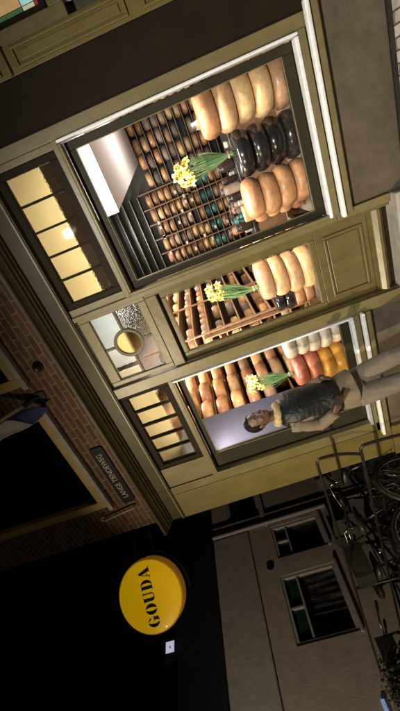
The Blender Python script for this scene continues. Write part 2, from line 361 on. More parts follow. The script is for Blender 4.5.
# cornice
cp = [(-.045, 2.925), (-.045, 2.965), (-.02, 2.97), (-.02, 3.085), (-.05, 3.088), (-.055, 3.1), (-.085, 3.104), (-.095, 3.118), (-.12, 3.122), (-.135, 3.135), (-.165, 3.15), (-.19, 3.155), (-.2, 3.162), (-.205, 3.185), (-.19, 3.19), (.0, 3.198), (.15, 3.198), (.15, 2.925)]
part('cornice', prism(bmesh.new(), cp, .556, -3.45, lambda a, b, h: (h, a, b)), M['cornice'], .002)
part('fillet_moulding', B(-3.42, .553, -.056, -.047, 2.936, 2.956), M['taupe'], .003)
# casing
ca = bmesh.new()
box(ca, .475, .559, -.03, .12, .478, 2.923)
box(ca, -.80, -.757, -.03, .12, .56, 2.923)       # post between window and door
box(ca, -1.66, -1.55, -.03, .12, .56, 2.923)       # post between door and left window
box(ca, -3.07, -2.96, -.03, .12, .56, 2.923)
box(ca, -.757, .475, -.03, .12, 2.362, 2.405); box(ca, -2.96, -1.66, -.03, .12, 2.362, 2.405)   # transom bars
box(ca, -.757, .475, -.04, .12, .538, .59); box(ca, -2.96, -1.66, -.04, .12, .538, .59)
box(ca, .427, .4748, -.012, .12, 2.4052, 2.923); box(ca, -.7568, -.692, -.012, .12, 2.4052, 2.923); box(ca, -2.9598, -2.682, -.012, .12, 2.4052, 2.923)
part('casing', ca, M['taupe'])
for a, b in ((-.80, -.735), (-1.66, -1.55)): part('door_post_foot', B(a, b, -.034, .12, .135, .558), M['taupe'])
part('pilaster', B(-3.45, -3.072, -.035, .25, .42, 2.923), M['ochre'], .006)
part('pilaster_base', B(-3.47, -3.06, -.055, .25, 0, .418), M['ochre'], .01)
# plinths
for a, b in ((-.733, .94), (-3.058, -1.662)): part('plinth', B(a, b, -.01, .25, 0, .476), M['plaster'], .012)
part('side_pier', B(.56, .89, -.005, .25, .478, 7.2), M['dark_band'], .008, label='dark brown painted wall strip beside the right window')

def display_window(x0, x1, gl, gr, tx0, tx1, tag_sill):
    """x0..x1 inside of the beads"""
    w = part('display_window', ring_frame(gl, gr, .70, 2.27, .07, .035, .085, wl=gl-x0, wr=x1-gr, wb=.08, wt=.065), M['sash'], .006)
    bb = bmesh.new(); box(bb, x1+.004, x1+.024, -.05, .03, .5925, 2.361); box(bb, x0-.028, x1, -.052, .03, .5925, .62); part('white_bead', bb, M['white'], .007, w)
    bb = bmesh.new(); box(bb, x0-.028, x0, -.045, .03, .6202, 2.361); box(bb, x0, x1, -.045, .03, 2.337, 2.361); part('dimmed_bead', bb, M['taupe'], .007, w)  # left and top beads coloured taupe to carry their dimmer light
    part('inner_bead', ring_frame(gl+.007, gr-.007, .707, 2.263, .007, .028, .034), M['taupe'], .002, w)
    part('window_pane', B(gl, gr, .058, .064, .7, 2.27), M['pane'], 0, w)
    s = part('window_sill', B(tag_sill[0], tag_sill[1], -.1, -.042, .504, .536), M['white'], .01, w)
    part('apron_board', B(tag_sill[0]+.01, tag_sill[1]-.01, -.07, -.012, .44, .499), M['taupe'], .01, w)
    # transom light of five panes
    t = part('transom_window', ring_frame(tx0, tx1, 2.475, 2.855, .05, .0, .06, wb=.068, wl=.05, wr=.05, wt=.066), M['darksash'], .005)
    g = bmesh.new(); n = 5; s = (tx1-tx0)/n
    for i in range(1, n): box(g, tx0+i*s-.009, tx0+i*s+.009, .006, .055, 2.475, 2.855)
    part('glazing_bar', g, M['darksash'], .003, t)
    for i in range(n):
        a, b = tx0+i*s+(.009 if i else 0), tx0+(i+1)*s-(.009 if i < n-1 else 0)
        part('transom_pane', B(a, b, .027, .033, 2.475, 2.855), M['ripple'], 0, t)
    return w
display_window(-.727, .445, -.667, .385, -.64, .375, (-.775, .605))
display_window(-2.93, -1.69, -2.73, -1.705, -2.63, -1.712, (-3.10, -1.64))

# door bay
door = part('door', ring_frame(-1.475, -.895, .80, 2.105, .065, .06, .11, wb=.05, wt=.06), M['olive'], .006)
lower = bmesh.new(); box(lower, -1.54, -.83, .07, .105, .30, .748); part('lower_panel', lower, M['olive'], .004, door)
pm = bmesh.new()
ring_frame(-1.44, -.93, .37, .66, .022, .052, .07, bm=pm); box(pm, -1.43, -.94, .06, .0698, .38, .65)
part('panel_moulding', pm, M['olive'], .006, door)
part('weather_board', prism(bmesh.new(), [(.07, .298), (.02, .278), (.0, .24), (-.002, .215), (.03, .205), (.04, .18), (.11, .178), (.11, .298)], -1.54, -.83, lambda a, b, h: (h, a, b)), M['olive'], .003, door)
part('door_pane', B(-1.475, -.895, .082, .088, .80, 2.105), M['pane'], 0, door)
part('pane_bead', ring_frame(-1.468, -.902, .807, 2.098, .007, .052, .0595), M['taupe'], .003, door)
fr = bmesh.new(); box(fr, -.83, -.802, .002, .12, .135, 2.271); box(fr, -1.548, -1.54, .002, .12, .135, 2.271); box(fr, -1.54, -.83, .0, .12, 2.168, 2.271)
part('door_frame', fr, M['olive'], .006)
part('threshold', B(-1.66, -.735, -.12, .12, 0, .133), M['stone'], .012)
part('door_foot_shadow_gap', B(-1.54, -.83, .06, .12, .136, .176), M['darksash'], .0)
# stained transom over the door
dtx0, dtx1, dz0, dz1 = -1.49, -.84, 2.345, 2.81
dt = part('door_transom', ring_frame(dtx0, dtx1, dz0, dz1, .05, .0, .06, wb=.072, wt=.1, wl=.045, wr=.04), M['taupe'], .006)
cx, cz, cr = (dtx0+dtx1)/2, (dz0+dz1)/2, .125
def circ(r, n=40, a0=0, a1=2*math.pi): return [(cx+r*math.cos(a0+(a1-a0)*k/n), cz+r*math.sin(a0+(a1-a0)*k/n)) for k in range(n+1)]
ld = bmesh.new()
def arc_band(bm, r0, r1, y0, y1, n=48):
    for k in range(n):
        a, b = 2*math.pi*k/n, 2*math.pi*(k+1)/n
        P = [(cx+r*math.cos(t), cz+r*math.sin(t)) for r, t in ((r0, a), (r1, a), (r1, b), (r0, b))]
        v = [bm.verts.new((p[0], y, p[1])) for y in (y0, y1) for p in P]
        for f in ((0, 1, 2, 3), (4, 7, 6, 5), (1, 5, 6, 2), (0, 3, 7, 4)): bm.faces.new([v[i] for i in f])
arc_band(ld, cr-.016, cr+.014, .016, .044)
for x0, x1, z0, z1 in ((dtx0, cx-cr-.013, cz-.012, cz+.012), (cx+cr+.013, dtx1, cz-.012, cz+.012), (cx-.012, cx+.012, dz0, cz-cr-.013), (cx-.012, cx+.012, cz+cr+.013, dz1)):
    box(ld, x0, x1, .018, .042, z0, z1)
part('leading', ld, M['lead'], .003, dt)
part('roundel_pane', prism(bmesh.new(), circ(cr-.016)[:-1],   .027, .033, lambda a, b, h: (a, h, b)), M['roundel'], 0, dt, label='round amber pane in the middle of the leaded light')
def corner(sx, sz):
    X = dtx1 if sx > 0 else dtx0; Z = dz1 if sz > 0 else dz0; r = cr+.013
    p = [(X, cz+sz*.012), (X, Z), (cx+sx*.012, Z)]
    arc = [(cx+sx*r*math.sin(t), cz+sz*r*math.cos(t)) for t in [R(6+78*k/12) for k in range(13)]]
    return p+arc
for sx, sz, k in ((-1, 1, 'ripple_white'), (1, 1, 'ripple_fine'), (-1, -1, 'ripple_white'), (1, -1, 'ripple_hammer')):
    part('corner_pane', prism(bmesh.new(), corner(sx, sz), .027, .033, lambda a, b, h: (a, h, b)), M[k], 0, dt)

# interior shell (walls overlap outward so that nothing leaks)
part('interior_floor', B(-3.3, 1.3, .25, 5.0, -.004, .06), M['floor'], 0)
part('interior_ceiling', B(-3.44, 1.5, .16, 5.2, 3.3, 3.4), M['ceil'], 0)
iw = bmesh.new(); box(iw, -3.44, 1.5, 5.0, 5.2, 0, 3.3); box(iw, -3.44, -3.3, .26, 5.0, 0, 3.3); box(iw, 1.3, 1.5, .26, 5.0, 0, 3.3)
part('interior_wall', iw, M['wallin'], 0)
part('partition_wall', B(-2.2, -2.12, .95, 5.0, .06, 3.3), M['wallin'], .004)
bk = bmesh.new()
for a, b in ((-.78, .55), (-1.545, -.80), (-3.06, -1.60)):
    bk = bmesh.new()
    box(bk, a+.003, b-.003, .44, .47, 2.71, 3.298)
    box(bk, a+.003, b-.003, .14, .438, 3.24, 3.298)
    part('bulkhead', bk, M['white'] if a == -1.545 else M['cream'], .003)
so = prism(bmesh.new(), [(-.13, .5), (.34, 4.6), (1.295, 4.6), (1.295, .5)], 2.245, 2.52, lambda a, b, h: (a, b, h))
part('soffit', so, M['soffit'], .003)
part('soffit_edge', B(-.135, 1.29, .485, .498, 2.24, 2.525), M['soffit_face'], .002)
part('side_panel', B(-2.83, -2.79, .1, .8, .64, 2.7), M['lav'], .003, label='pale lavender side panel of the left window')
dk = bmesh.new(); box(dk, -.75, 1.29, .09, .82, .58, .62); box(dk, -3.29, -1.63, .09, .82, .58, .62); box(dk, -1.6, -.79, .12, .82, .70, .745)
part('display_deck', dk, M['deck'], .005)
dkf = bmesh.new(); box(dkf, -3.29, 1.29, .822, .86, .06, .74)
part('deck_back_board', dkf, M['shelf'], .003)
part('stone_backing', B(-3.05, .94, .25, .26, .0, .575), M['dark_band'], 0)
rf = bmesh.new(); box(rf, -3.45, .92, .3, 9, 7.2, 7.4); box(rf, -3.45, -3.445, .3, 9, 0, 7.2)
part('roof', rf, M['slate'], 0)

# ------------------------------------------------------------------ lights of the displays
def area(name, loc, rot, sx, sy, power, col=(1, .89, .76)):
    l = bpy.data.lights.new(name, 'AREA'); l.shape = 'RECTANGLE'; l.size = sx; l.size_y = sy; l.energy = power; l.color = col
    o = bpy.data.objects.new(name, l); C.objects.link(o); o.location = loc; o.rotation_euler = rot
    return o
def light_strip(x0, x1, p_down, p_up, label, z=2.30):
    t = empty('light_strip', ((x0+x1)/2, .11, z), label, 'light')
    a, b = x0-(x0+x1)/2, x1-(x0+x1)/2
    obj('housing', B(a, b, -.03, .03, .022, .04), M['blackplastic'], t, bevel=.002)
    bm = bmesh.new(); tube(bm, [(a+.02, 0, .004), (b-.02, 0, .004)], .012, 10); obj('lit_tube', bm, M['striplight'], t)
    for k in range(4):
        l = area('strip_light_down', (a+(b-a)*(k+.5)/4, 0, -.015), (R(22), 0, 0), .07, .04, p_down*.27); l.parent = t
    l = area('strip_light_up', (0, 0.02, .045), (R(180-20), 0, 0), (x1-x0)*.92, .03, p_up, (1, .87, .62)); l.parent = t
light_strip(-.62, .37, 72, 9, 'thin warm light strip behind the transom bar of the right window')
light_strip(-1.46, -.90, 36, 14, 'short warm light strip behind the top of the door glass', 2.2)
light_strip(-2.72, -1.72, 58, 9, 'thin warm light strip behind the transom bar of the left window')
def ceiling_lamp(x, y, p, label, z=3.3):
    t = empty('ceiling_lamp', (x, y, z), label, 'lamp', 'ceiling lamps inside the shop')
    bm = bmesh.new(); lathe(bm, [(0, 0), (.09, 0), (.09, -.03), (.06, -.05)], 20); obj('canopy', bm, M['blackplastic'], t)
    bm = bmesh.new(); lathe(bm, [(.055, -.05), (.05, -.075), (0, -.08)], 20); obj('bulb', bm, M['striplight'], t)
    l = area('ceiling_light', (0, 0, -.09), (0, 0, 0), .5, .5, p); l.parent = t
ceiling_lamp(-1.0, 3.3, 110, 'round ceiling lamp in front of the back wall shelves', 3.29)
ceiling_lamp(-1.2, 1.7, 60, 'round ceiling lamp behind the door', 3.29)
ceiling_lamp(-2.6, 1.9, 70, 'round ceiling lamp over the left window display', 3.29)

# ------------------------------------------------------------------ cheese
def wheel_mesh(r, h, name, m, seg=40, bulge=.45, wob=.012):
    b = h*.4; prof = [(0, 0), (r-b*.75, 0)]
    for k in range(9):
        t = -math.pi/2+math.pi*k/8
        prof.append((r-b*.75+b*.75*math.cos(t), h/2+h/2*math.sin(t)*(1)))
    prof += [(r-b*.75, h), (0, h)]
    prof = [prof[0]]+prof[2:-2]+[prof[-1]]
    bm = bmesh.new(); lathe(bm, prof, seg)
    ph = random.random()*6
    for v in bm.verts:
        a = math.atan2(v.co.y, v.co.x); f = 1+wob*math.sin(2*a+ph)+wob*.6*math.sin(3*a+2*ph)
        v.co.x *= f; v.co.y *= f; v.co.z += wob*.25*math.sin(a+ph)*(v.co.z/h)
    me = bpy.data.meshes.new(name); bmesh.ops.recalc_face_normals(bm, faces=bm.faces); bm.to_mesh(me); bm.free()
    me.materials.append(m)
    for p in me.polygons: p.use_smooth = True
    return me
def put(me, loc, rz, label, group, name='cheese_round', cat='cheese', tilt=0.):
    o = bpy.data.objects.new(name, me); C.objects.link(o); o.location = loc; o.rotation_euler = (tilt*math.cos(rz), tilt*math.sin(rz), rz)
    return tag(o, label, cat, group)
ORD = ['bottom', 'second from bottom', 'third from bottom', 'fourth from bottom', 'fifth from bottom']
def stack(x, y, r, z0, h, mats, fmt, group, jit=.008):
    n = len(mats); z = z0
    for i, k in enumerate(mats):
        hh = h*random.uniform(.97, 1.03)
        me = wheel_mesh(r*random.uniform(.975, 1.015), hh-.002, 'cheese_round', M[k])
        where = 'topmost' if i == n-1 else ORD[i]
        put(me, (x+random.uniform(-jit, jit), y+random.uniform(-jit, jit), z), random.random()*6, fmt.format(where), group, tilt=random.uniform(-.018, .018)); z += hh
    return z
z1 = stack(.295, .33, .198, .622, .146, ['tan', 'beige', 'beige', 'beige', 'beige'][::-1], 'beige cheese wheel, {} of the tall stack at the far right', 'beige wheels in the right window')
z2 = stack(-.085, .335, .18, .622, .131, ['blackwax']*4, 'glossy black cheese wheel, {} of the black stack under daffodils', 'black waxed wheels in the right window')
z3 = stack(-.44, .31, .172, .622, .139, ['tan']*4, 'orange tan cheese wheel, {} of the stack left of the black wheels', 'orange tan wheels in the right window')
stack(-.555, .60, .14, .622, .115, ['tan', 'beige', 'beige', 'tan'], 'small tan cheese wheel, {} of the low stack in the right window', 'small tan wheels in the right window')
z5 = stack(-1.17, .33, .198, .747, .132, ['beige']*4, 'large beige cheese wheel, {} of the stack behind the door glass', 'beige wheels behind the door')
stack(-1.50, .55, .125, .747, .1, ['tan', 'tan', 'blackwax', 'blackwax'], 'small cheese wheel, {} of the black and orange stack behind the door', 'small wheels behind the door')
stack(-.92, .62, .13, .747, .11, ['tan', 'tan', 'beige', 'beige', 'beige'], 'beige cheese wheel, {} of the stack behind the door\'s right stile', 'half hidden wheels behind the door')
stack(-1.885, .36, .19, .622, .119, ['whitewax']*5, 'white rinded cheese wheel, {} of the white stack in the left window', 'white wheels in the left window')
z6 = stack(-2.265, .35, .18, .622, .142, ['amber', 'amber', 'redwax', 'redwax'], 'waxed cheese wheel, {} of the red and amber stack beside the person', 'red and amber wheels in the left window')

def wedge(loc, rz, r, h, a, m, label, tilt=0.):
    n = 10; poly = [(0, 0)]+[(r*math.cos(a*k/n), r*math.sin(a*k/n)) for k in range(n+1)]
    t = empty('cheese_wedge', loc, label, 'cheese'); t.rotation_euler = (tilt, 0, rz)
    bm = prism(bmesh.new(), poly, 0, h, lambda x, y, q: (x, y, q)); obj('cut_face', bm, M['paste'], t, bevel=.008)
    bm = bmesh.new(); n = 10
    P = [((r+.001)*math.cos(a*k/n), (r+.001)*math.sin(a*k/n)) for k in range(n+1)]+[((r+.006)*math.cos(a*k/n), (r+.006)*math.sin(a*k/n)) for k in range(n, -1, -1)]
    prism(bm, P, .002, h-.002, lambda x, y, q: (x, y, q)); obj('rind', bm, M[m], t, bevel=.002)
wedge((-.50, .62, 1.086), R(190), .15, .1, R(75), 'tan', 'orange cut cheese wedge on top of the low corner stack')

# daffodil bouquets
def petal_mesh():
    bm = bmesh.new()
    for k in range(6):
        a = k*math.pi/3; d = Vector((math.cos(a), math.sin(a), 0)); s = Vector((-d.y, d.x, 0)); up = Vector((0, 0, 1))
        pts = [(0.004, 0, 0), (.014, .009, .003), (.026, .011, .003), (.036, .006, -.001), (.041, 0, -.003), (.036, -.006, -.001), (.026, -.011, .003), (.014, -.009, .003)]
        bm.faces.new([bm.verts.new(d*p[0]+s*p[1]+up*p[2]) for p in pts])
    return bm
fl_bm = petal_mesh(); fl_me = bpy.data.meshes.new('flower'); fl_bm.to_mesh(fl_me); fl_bm.free(); fl_me.materials.append(M['petal'])
tr_bm = bmesh.new(); lathe(tr_bm, [(.006, 0), (.009, .008), (.010, .016), (.015, .022)], 12); tr_me = bpy.data.meshes.new('trumpet'); tr_bm.to_mesh(tr_me); tr_bm.free(); tr_me.materials.append(M['trumpet'])
def bouquet(x, y, z, hgt, lean, label, n=16, spread=.1):
    t = empty('daffodil_bouquet', (x, y, z), label, 'bouquet', 'daffodil bouquets in the shop windows')
    st = bmesh.new(); lf = bmesh.new()
    for i in range(n):
        a = random.random()*6.283; q = math.sqrt(random.random())*spread
        b0 = Vector((.028*math.cos(a)*random.random(), .028*math.sin(a)*random.random(), .002)); tie = Vector((.014*math.cos(a), .014*math.sin(a), .06))
        top = Vector((lean[0]+q*math.cos(a)*1.1, lean[1]+q*math.sin(a)*.7-.02, hgt*random.uniform(.84, 1.08)))
        mid = tie.lerp(top, .5)+Vector((.012*math.cos(a), .012*math.sin(a), .01))
        tube(st, [b0, tie, mid, top-Vector((0, 0, .01)), top], .0035, 6)
        f = bpy.data.objects.new('flower', fl_me); C.objects.link(f); f.parent = t; f.location = top
        dirv = Vector((math.cos(a)*.6, -.75+.5*math.sin(a), .45+random.uniform(-.35, .4))).normalized()
        f.rotation_mode = 'QUATERNION'; f.rotation_quaternion = dirv.to_track_quat('Z', 'Y'); s = random.uniform(.95, 1.25); f.scale = (s, s, s)
        c = bpy.data.objects.new('trumpet', tr_me); C.objects.link(c); c.parent = f
    for i in range(34):
        a = random.random()*6.283; q = random.uniform(.2, 1.)*spread; p0 = Vector((.02*math.cos(a), .02*math.sin(a), .02)); p1 = Vector((.018*math.cos(a), .018*math.sin(a), .07))
        p3 = Vector((lean[0]*.9+q*math.cos(a)*1.2, lean[1]+q*math.sin(a), hgt*random.uniform(.55, .95))); p2 = p1.lerp(p3, .55)+Vector((.02*math.cos(a), .02*math.sin(a), .02))
        w = Vector((-math.sin(a), math.cos(a), 0))*random.uniform(.005, .009)
        prev = None
        for p, k in ((p0, .6), (p1, .8), (p2, 1), (p3, .15)):
            cur = (lf.verts.new(p-w*k), lf.verts.new(p+w*k))
            if prev: lf.faces.new((prev[0], prev[1], cur[1], cur[0]))
            prev = cur
    obj('stems', st, M['stem'], t, smooth=True)['kind'] = 'stuff'
    obj('leaves', lf, M['leafgreen'], t)['kind'] = 'stuff'
    bm = bmesh.new(); tube(bm, [(.021*math.cos(k*math.pi/8), .021*math.sin(k*math.pi/8), .055+.004*math.sin(k*2)) for k in range(16)], .006, 6, closed=True); obj('twine_tie', bm, M['twine'], t)
bouquet(-.05, .29, z2, .47, (.01, -.02), 'bunch of pale yellow daffodils standing on the black cheese stack')
bouquet(-1.2, .31, z5, .43, (.1, -.02), 'bunch of pale yellow daffodils standing on the beige stack behind the door', 14, .085)
bouquet(-2.26, .32, z6, .46, (.03, -.02), 'bunch of pale yellow daffodils on the red waxed stack beside the person', 14, .1)

# shelving
def back_shelf():
    t = empty('cheese_shelf', (0, 0, 0), 'tall dark shelving along the shop\'s back wall, its upper shelves empty', 'shelving')
    obj('back_panel', B(-2.1, 1.28, 4.97, 4.995, .06, 3.28), M['shelf_black'], t)
    zs = [.62+.1275*k for k in range(14)]
    for z in zs: obj('shelf_board', B(-1.62, -.18, 4.62, 4.968, z, z+.014), M['shelf'], t, bevel=.002)
    for z in [.62+.148*k for k in range(11)]: obj('shelf_board', B(-.14, 1.27, 4.62, 4.968, z, z+.014), M['shelf_black'], t, bevel=.002); obj('edge_strip', B(-.14, 1.27, 4.61, 4.619, z, z+.012), M['steel'], t)
    for z in (2.52, 2.68, 2.84, 3.0, 3.16): obj('shelf_board', B(-2.0, -.18, 4.62, 4.968, z, z+.014), M['shelf_black'], t, bevel=.002); obj('edge_strip', B(-2.0, -.18, 4.61, 4.619, z, z+.01), M['steel'], t)
    for x in (-1.64, -1.33, -1.04, -.75, -.46, -.17): obj('upright', B(x-.012, x+.012, 4.6, 4.62, .06, 2.5), M['shelf'], t, bevel=.002)
    return zs
zs = back_shelf()
sm = [wheel_mesh(.125, .105, 'cheese_round', M['shelfcheese'], 20) for _ in range(3)]
smt = [wheel_mesh(.115, .105, 'cheese_round', M['turq'], 20) for _ in range(2)]
smg = [wheel_mesh(.125, .105, 'cheese_round', M['greyrind'], 20) for _ in range(2)]
for zi, z in enumerate(zs[2:], 2):
    for ci, x in enumerate((-1.485, -1.185, -.895, -.605, -.315)):
        if zi in (4, 5): me, lab, g = smt[ci % 2], 'small turquoise waxed cheese wheel in a row low on the back shelves', 'turquoise wheels on the back shelves'
        elif random.random() < .16: me, lab, g = random.choice(smg), 'grey rinded cheese wheel scattered among the tan rows on the back shelves', 'grey wheels on the back shelves'
        else: me, lab, g = random.choice(sm), 'round tan cheese wheel among the close rows on the back wall shelves', 'tan wheels on the back shelves'
        if random.random() < .02: continue
        o = put(me, (x+random.uniform(-.02, .02), 4.77+random.uniform(-.03, .03), z+.0145), random.random()*6, lab, g, tilt=random.uniform(-.04, .04)); q = random.uniform(.9, 1.08); o.scale = (q*random.uniform(.97, 1.05), q, random.uniform(.88, 1.04))
smd = [wheel_mesh(.138, .112, 'cheese_round', M[k], 20) for k in ('shelfcheese', 'greyrind', 'tan')]
for z in [.62+.148*k for k in range(2, 11)]:
    for x in (0.02, .31, .60, .89, 1.14):
        if random.random() < .93: put(random.choice(smd), (x+random.uniform(-.03, .03), 4.77, z+.0145), random.random()*6, 'dim brown cheese wheel on the shadowed shelves under the soffit', 'dim wheels on the right back shelves')

def side_shelf(x, y0, y1, zs, depth, label, m='shelf_tan'):
    t = empty('cheese_shelf', (0, 0, 0), label, 'shelving')
    obj('back_panel', B(x+.002, x+.014, y0, y1, zs[0], zs[-1]+.25), M['shelf_black'], t)
    for z in zs: obj('shelf_board', B(x+.016, x+depth, y0, y1, z, z+.018), M[m], t, bevel=.003)
    for y in [y0+(y1-y0)*k/3 for k in range(4)]: obj('upright', B(x+.03, x+.05, y-.012, y+.012, .1, zs[-1]+.26) if depth < .32 else B(x+depth+.002, x+depth+.022, y-.014, y+.014, .1, zs[-1]+.26), M[m], t, bevel=.002)
# left wall of the left window
zl = [.70+.222*k for k in range(10)]
side_shelf(-3.3, .84, 4.2, zl, .3, 'tan wooden shelving with orange wheels on the left wall of the shop')
big = [wheel_mesh(.24, .158, 'cheese_round', M[k], 32) for k in ('tan', 'tan', 'shelfcheese', 'tan', 'shelfcheese')]
for z in zl:
    for k in range(6):
        if z < 1.3 and k < 1: continue
        put(random.choice(big), (-3.045+random.uniform(-.015, .015), 1.14+.49*k, z+.0185), random.random()*6, 'large orange tan cheese wheel in the rows on the left wall shelves', 'orange wheels on the left wall shelves')
# partition shelving seen through the door
zd = [.72+.2*k for k in range(10)]
side_shelf(-2.12, 1.0, 4.5, zd, .34, 'tan wooden shelving on the partition seen through the door glass')
blk = []
for k in ('greyrind', 'shelfcheese', 'tan'):
    bm = B(-.085, .085, -.06, .06, 0, .1); me = bpy.data.meshes.new('cheese_block'); bmesh.ops.bevel(bm, geom=bm.edges, offset=.015, segments=2, affect='EDGES'); bm.to_mesh(me); bm.free(); me.materials.append(M[k]); blk.append(me)
mid = [wheel_mesh(.105, .1, 'cheese_round', M[k], 22) for k in ('greyrind', 'shelfcheese', 'shelfcheese', 'greyrind', 'tan')]
for zi, z in enumerate(zd[1:], 1):
    y = 1.14
    while y < 4.4:
        if random.random() < .8:
            if zi > 4 or random.random() < .4: put(random.choice(mid), (-1.92+random.uniform(-.02, .03), y, z+.0185), random.random()*6, 'small aged cheese wheel on the partition shelves behind the door', 'aged wheels on the partition shelves')
            else: put(random.choice(blk), (-1.92+random.uniform(-.02, .04), y, z+.0185), R(90)+random.uniform(-.15, .15), 'brown cheese block on the lower partition shelves behind the door', 'cheese blocks on the partition shelves', 'cheese_block')
        y += random.uniform(.23, .27)
# small shelf in the left window, upper right
t = empty('display_rack', (-1.98, 1.02, 0), 'narrow wooden rack of cheese blocks behind the left window\'s daffodils', 'rack')
for z in (1.30, 1.55, 1.80): obj('shelf_board', B(-.17, .17, -.12, .12, z, z+.018), M['shelf_tan'], t, bevel=.003)
for x in (-.185, .172): obj('upright', B(x, x+.014, -.1, .1, .06, 2.0), M['shelf_tan'], t, bevel=.002)
for z in (1.30, 1.55):
    for x in (-.08, .09): put(blk[1], (-1.98+x, 1.02, z+.0185), R(90), 'tan cheese block on the narrow rack behind the left window', 'cheese blocks on the window rack', 'cheese_block')
# counter with odds and ends
t = empty('counter', (-.35, 2.1, .06), 'dark shop counter behind the right window display', 'counter')
obj('counter_body', B(-.7, 1.2, -.3, .3, 0, .86), M['shelf'], t, bevel=.005); obj('counter_top', B(-.74, 1.24, -.34, .34, .861, .9), M['shelf_black'], t, bevel=.006)
items = [('paper_packet', 'white'), ('jar', 'jar'), ('paper_packet', 'grey'), ('jar', 'jar'), ('paper_packet', 'white'), ('jar', 'jar')]
for i in range(9):
    x = -.98+i*.17; y = 1.95+random.uniform(-.1, .12)
    if i % 2 == 0:
        bm = B(-.035, .035, -.028, .028, 0, random.uniform(.04, .1)); o = obj('paper_packet', bm, M['paper'], None, (x, y, .961), bevel=.012); o.rotation_euler = (0, 0, random.uniform(-.6, .6)); tag(o, 'small white paper packet on the dark counter', 'packet', 'paper packets on the counter')
    else:
        j = empty('jar', (x, y, .961), 'small lidded jar among the clutter on the dark counter', 'jar', 'jars on the counter')
        bm = bmesh.new(); lathe(bm, [(0, 0), (.04, 0), (.043, .02), (.043, .1), (.032, .125), (0, .126)], 18); obj('body', bm, M['jar'], j, smooth=True)
        bm = bmesh.new(); lathe(bm, [(0, .1265), (.034, .1265), (.034, .145), (0, .146)], 18); obj('lid', bm, M['steel'], j)

cl_ = empty('soffit_fill_lamp', (.62, 2.1, .961), 'small uplighter added on the dark counter to brighten the soffit', 'lamp')  # uplighter added out of sight behind the cheese to brighten the soffit
bm = bmesh.new(); lathe(bm, [(0, 0), (.06, 0), (.06, .012), (.012, .02), (.012, .12), (0, .12)], 18); obj('stand', bm, M['blackplastic'], cl_)
bm = bmesh.new(); lathe(bm, [(.012, .121), (.05, .13), (.07, .19), (.066, .19), (.046, .135), (0, .13)], 20); obj('lamp_shade', bm, M['blackplastic'], cl_)
l = area('soffit_fill_light', (0, 0, .195), (R(180), 0, 0), .12, .12, 30, (1, .93, .88)); l.parent = cl_

for i in range(22):
    x = -1.5+random.random()*1.25; z = random.choice(zs[3:])
    o = obj('price_card', B(-.03, .03, -.001, .001, 0, .045), M['paper'], None, (x, 4.592, z+.012)); tag(o, 'small pale price card clipped to the back wall shelving', 'card', 'price cards on the back shelves')
for i in range(16):
    x = -1.0+random.random()*1.5; y = random.uniform(1.85, 2.35)
    j = empty('jar', (x, y, .961), 'small lidded jar among the clutter on the dark counter', 'jar', 'jars on the counter'); k = random.uniform(.7, 1.5); j.scale = (k, k, k*random.uniform(.9, 1.5))
    bm = bmesh.new(); lathe(bm, [(0, 0), (.04, 0), (.043, .02), (.043, .1), (.032, .125), (0, .126)], 18); obj('body', bm, M[random.choice(['jar', 'jar', 'turq', 'redwax', 'greyrind'])], j, smooth=True)
    bm = bmesh.new(); lathe(bm, [(0, .1265), (.034, .1265), (.034, .145), (0, .146)], 18); obj('lid', bm, M['steel'], j)

# ------------------------------------------------------------------ neighbour's shopfront
nb = empty('neighbour_shop', (0, 0, 0), 'ochre panelled neighbouring shopfront with a stained glass light', 'shop')
def npart(n, bm, m, bev=.004, parent=None): return obj(n, bm, m, parent or nb, bevel=bev)
pp = bmesh.new(); box(pp, .892, 1.05, .0, .2, .0, 4.6); npart('pilaster', pp, M['ochre'])
pmn = bmesh.new()
for z0, z1 in ((1.58, 2.38), (2.5, 3.3), (.6, 1.48)):
    ring_frame(.93, 1.015, z0+.02, z1-.02, .018, -.018, -.001, bm=pmn); box(pmn, .945, 1.0, -.011, -.0015, z0+.045, z1-.045)
npart('panel_moulding', pmn, M['ochre'], .006)
npart('ledge', B(.893, 1.05, -.03, -.002, 2.43, 2.455), M['ochre'], .006)
npart('frame', ring_frame(1.13, 2.6, 2.04, 3.6, .08, .01, .12, wb=.1), M['taupe'])
sg = npart('stained_window', ring_frame(1.17, 2.55, 2.09, 3.55, .04, .03, .09), M['darksash'])
x, k = 1.17, 0
cells = [(1.17, 1.2, 2.09, 2.115, 'red'), (1.2, 1.35, 2.09, 2.115, 'aqua'), (1.17, 1.2, 2.115, 2.2, 'pale'), (1.2, 1.27, 2.115, 2.2, 'aqua'), (1.17, 1.2, 2.2, 2.4, 'green'), (1.2, 1.3, 2.2, 2.5, 'amber'), (1.27, 1.35, 2.115, 2.2, 'amber'), (1.3, 1.6, 2.2, 2.7, 'amber'), (1.35, 1.9, 2.09, 2.2, 'green')]
for a, b, c, d, kk in cells: npart('stained_pane', B(a+.003, b-.003, .05, .056, c+.003, d-.003), SG[kk], 0, sg)
lw = npart('lower_window', ring_frame(1.17, 2.55, .95, 1.90, .035, .02, .09), M['white'])
npart('pane', B(1.17, 2.55, .05, .056, .95, 1.90), M['pane_dark'], 0, lw)
nw = bmesh.new(); box(nw, 1.05, 2.7, .13, .2, 0, 4.6); box(nw, 1.0, 4.2, .2, .4, 0, 7.2); box(nw, 1.06, 2.7, .0, .129, 0, .85)
npart('wall', nw, M['plaster'], .005)

# ------------------------------------------------------------------ signs and fittings
# round lightbox on the corner
gs = empty('lightbox_sign', (-3.96, -.49, 3.555), 'round yellow lightbox sign hung from the shop\'s left corner', 'sign', rz=R(45))
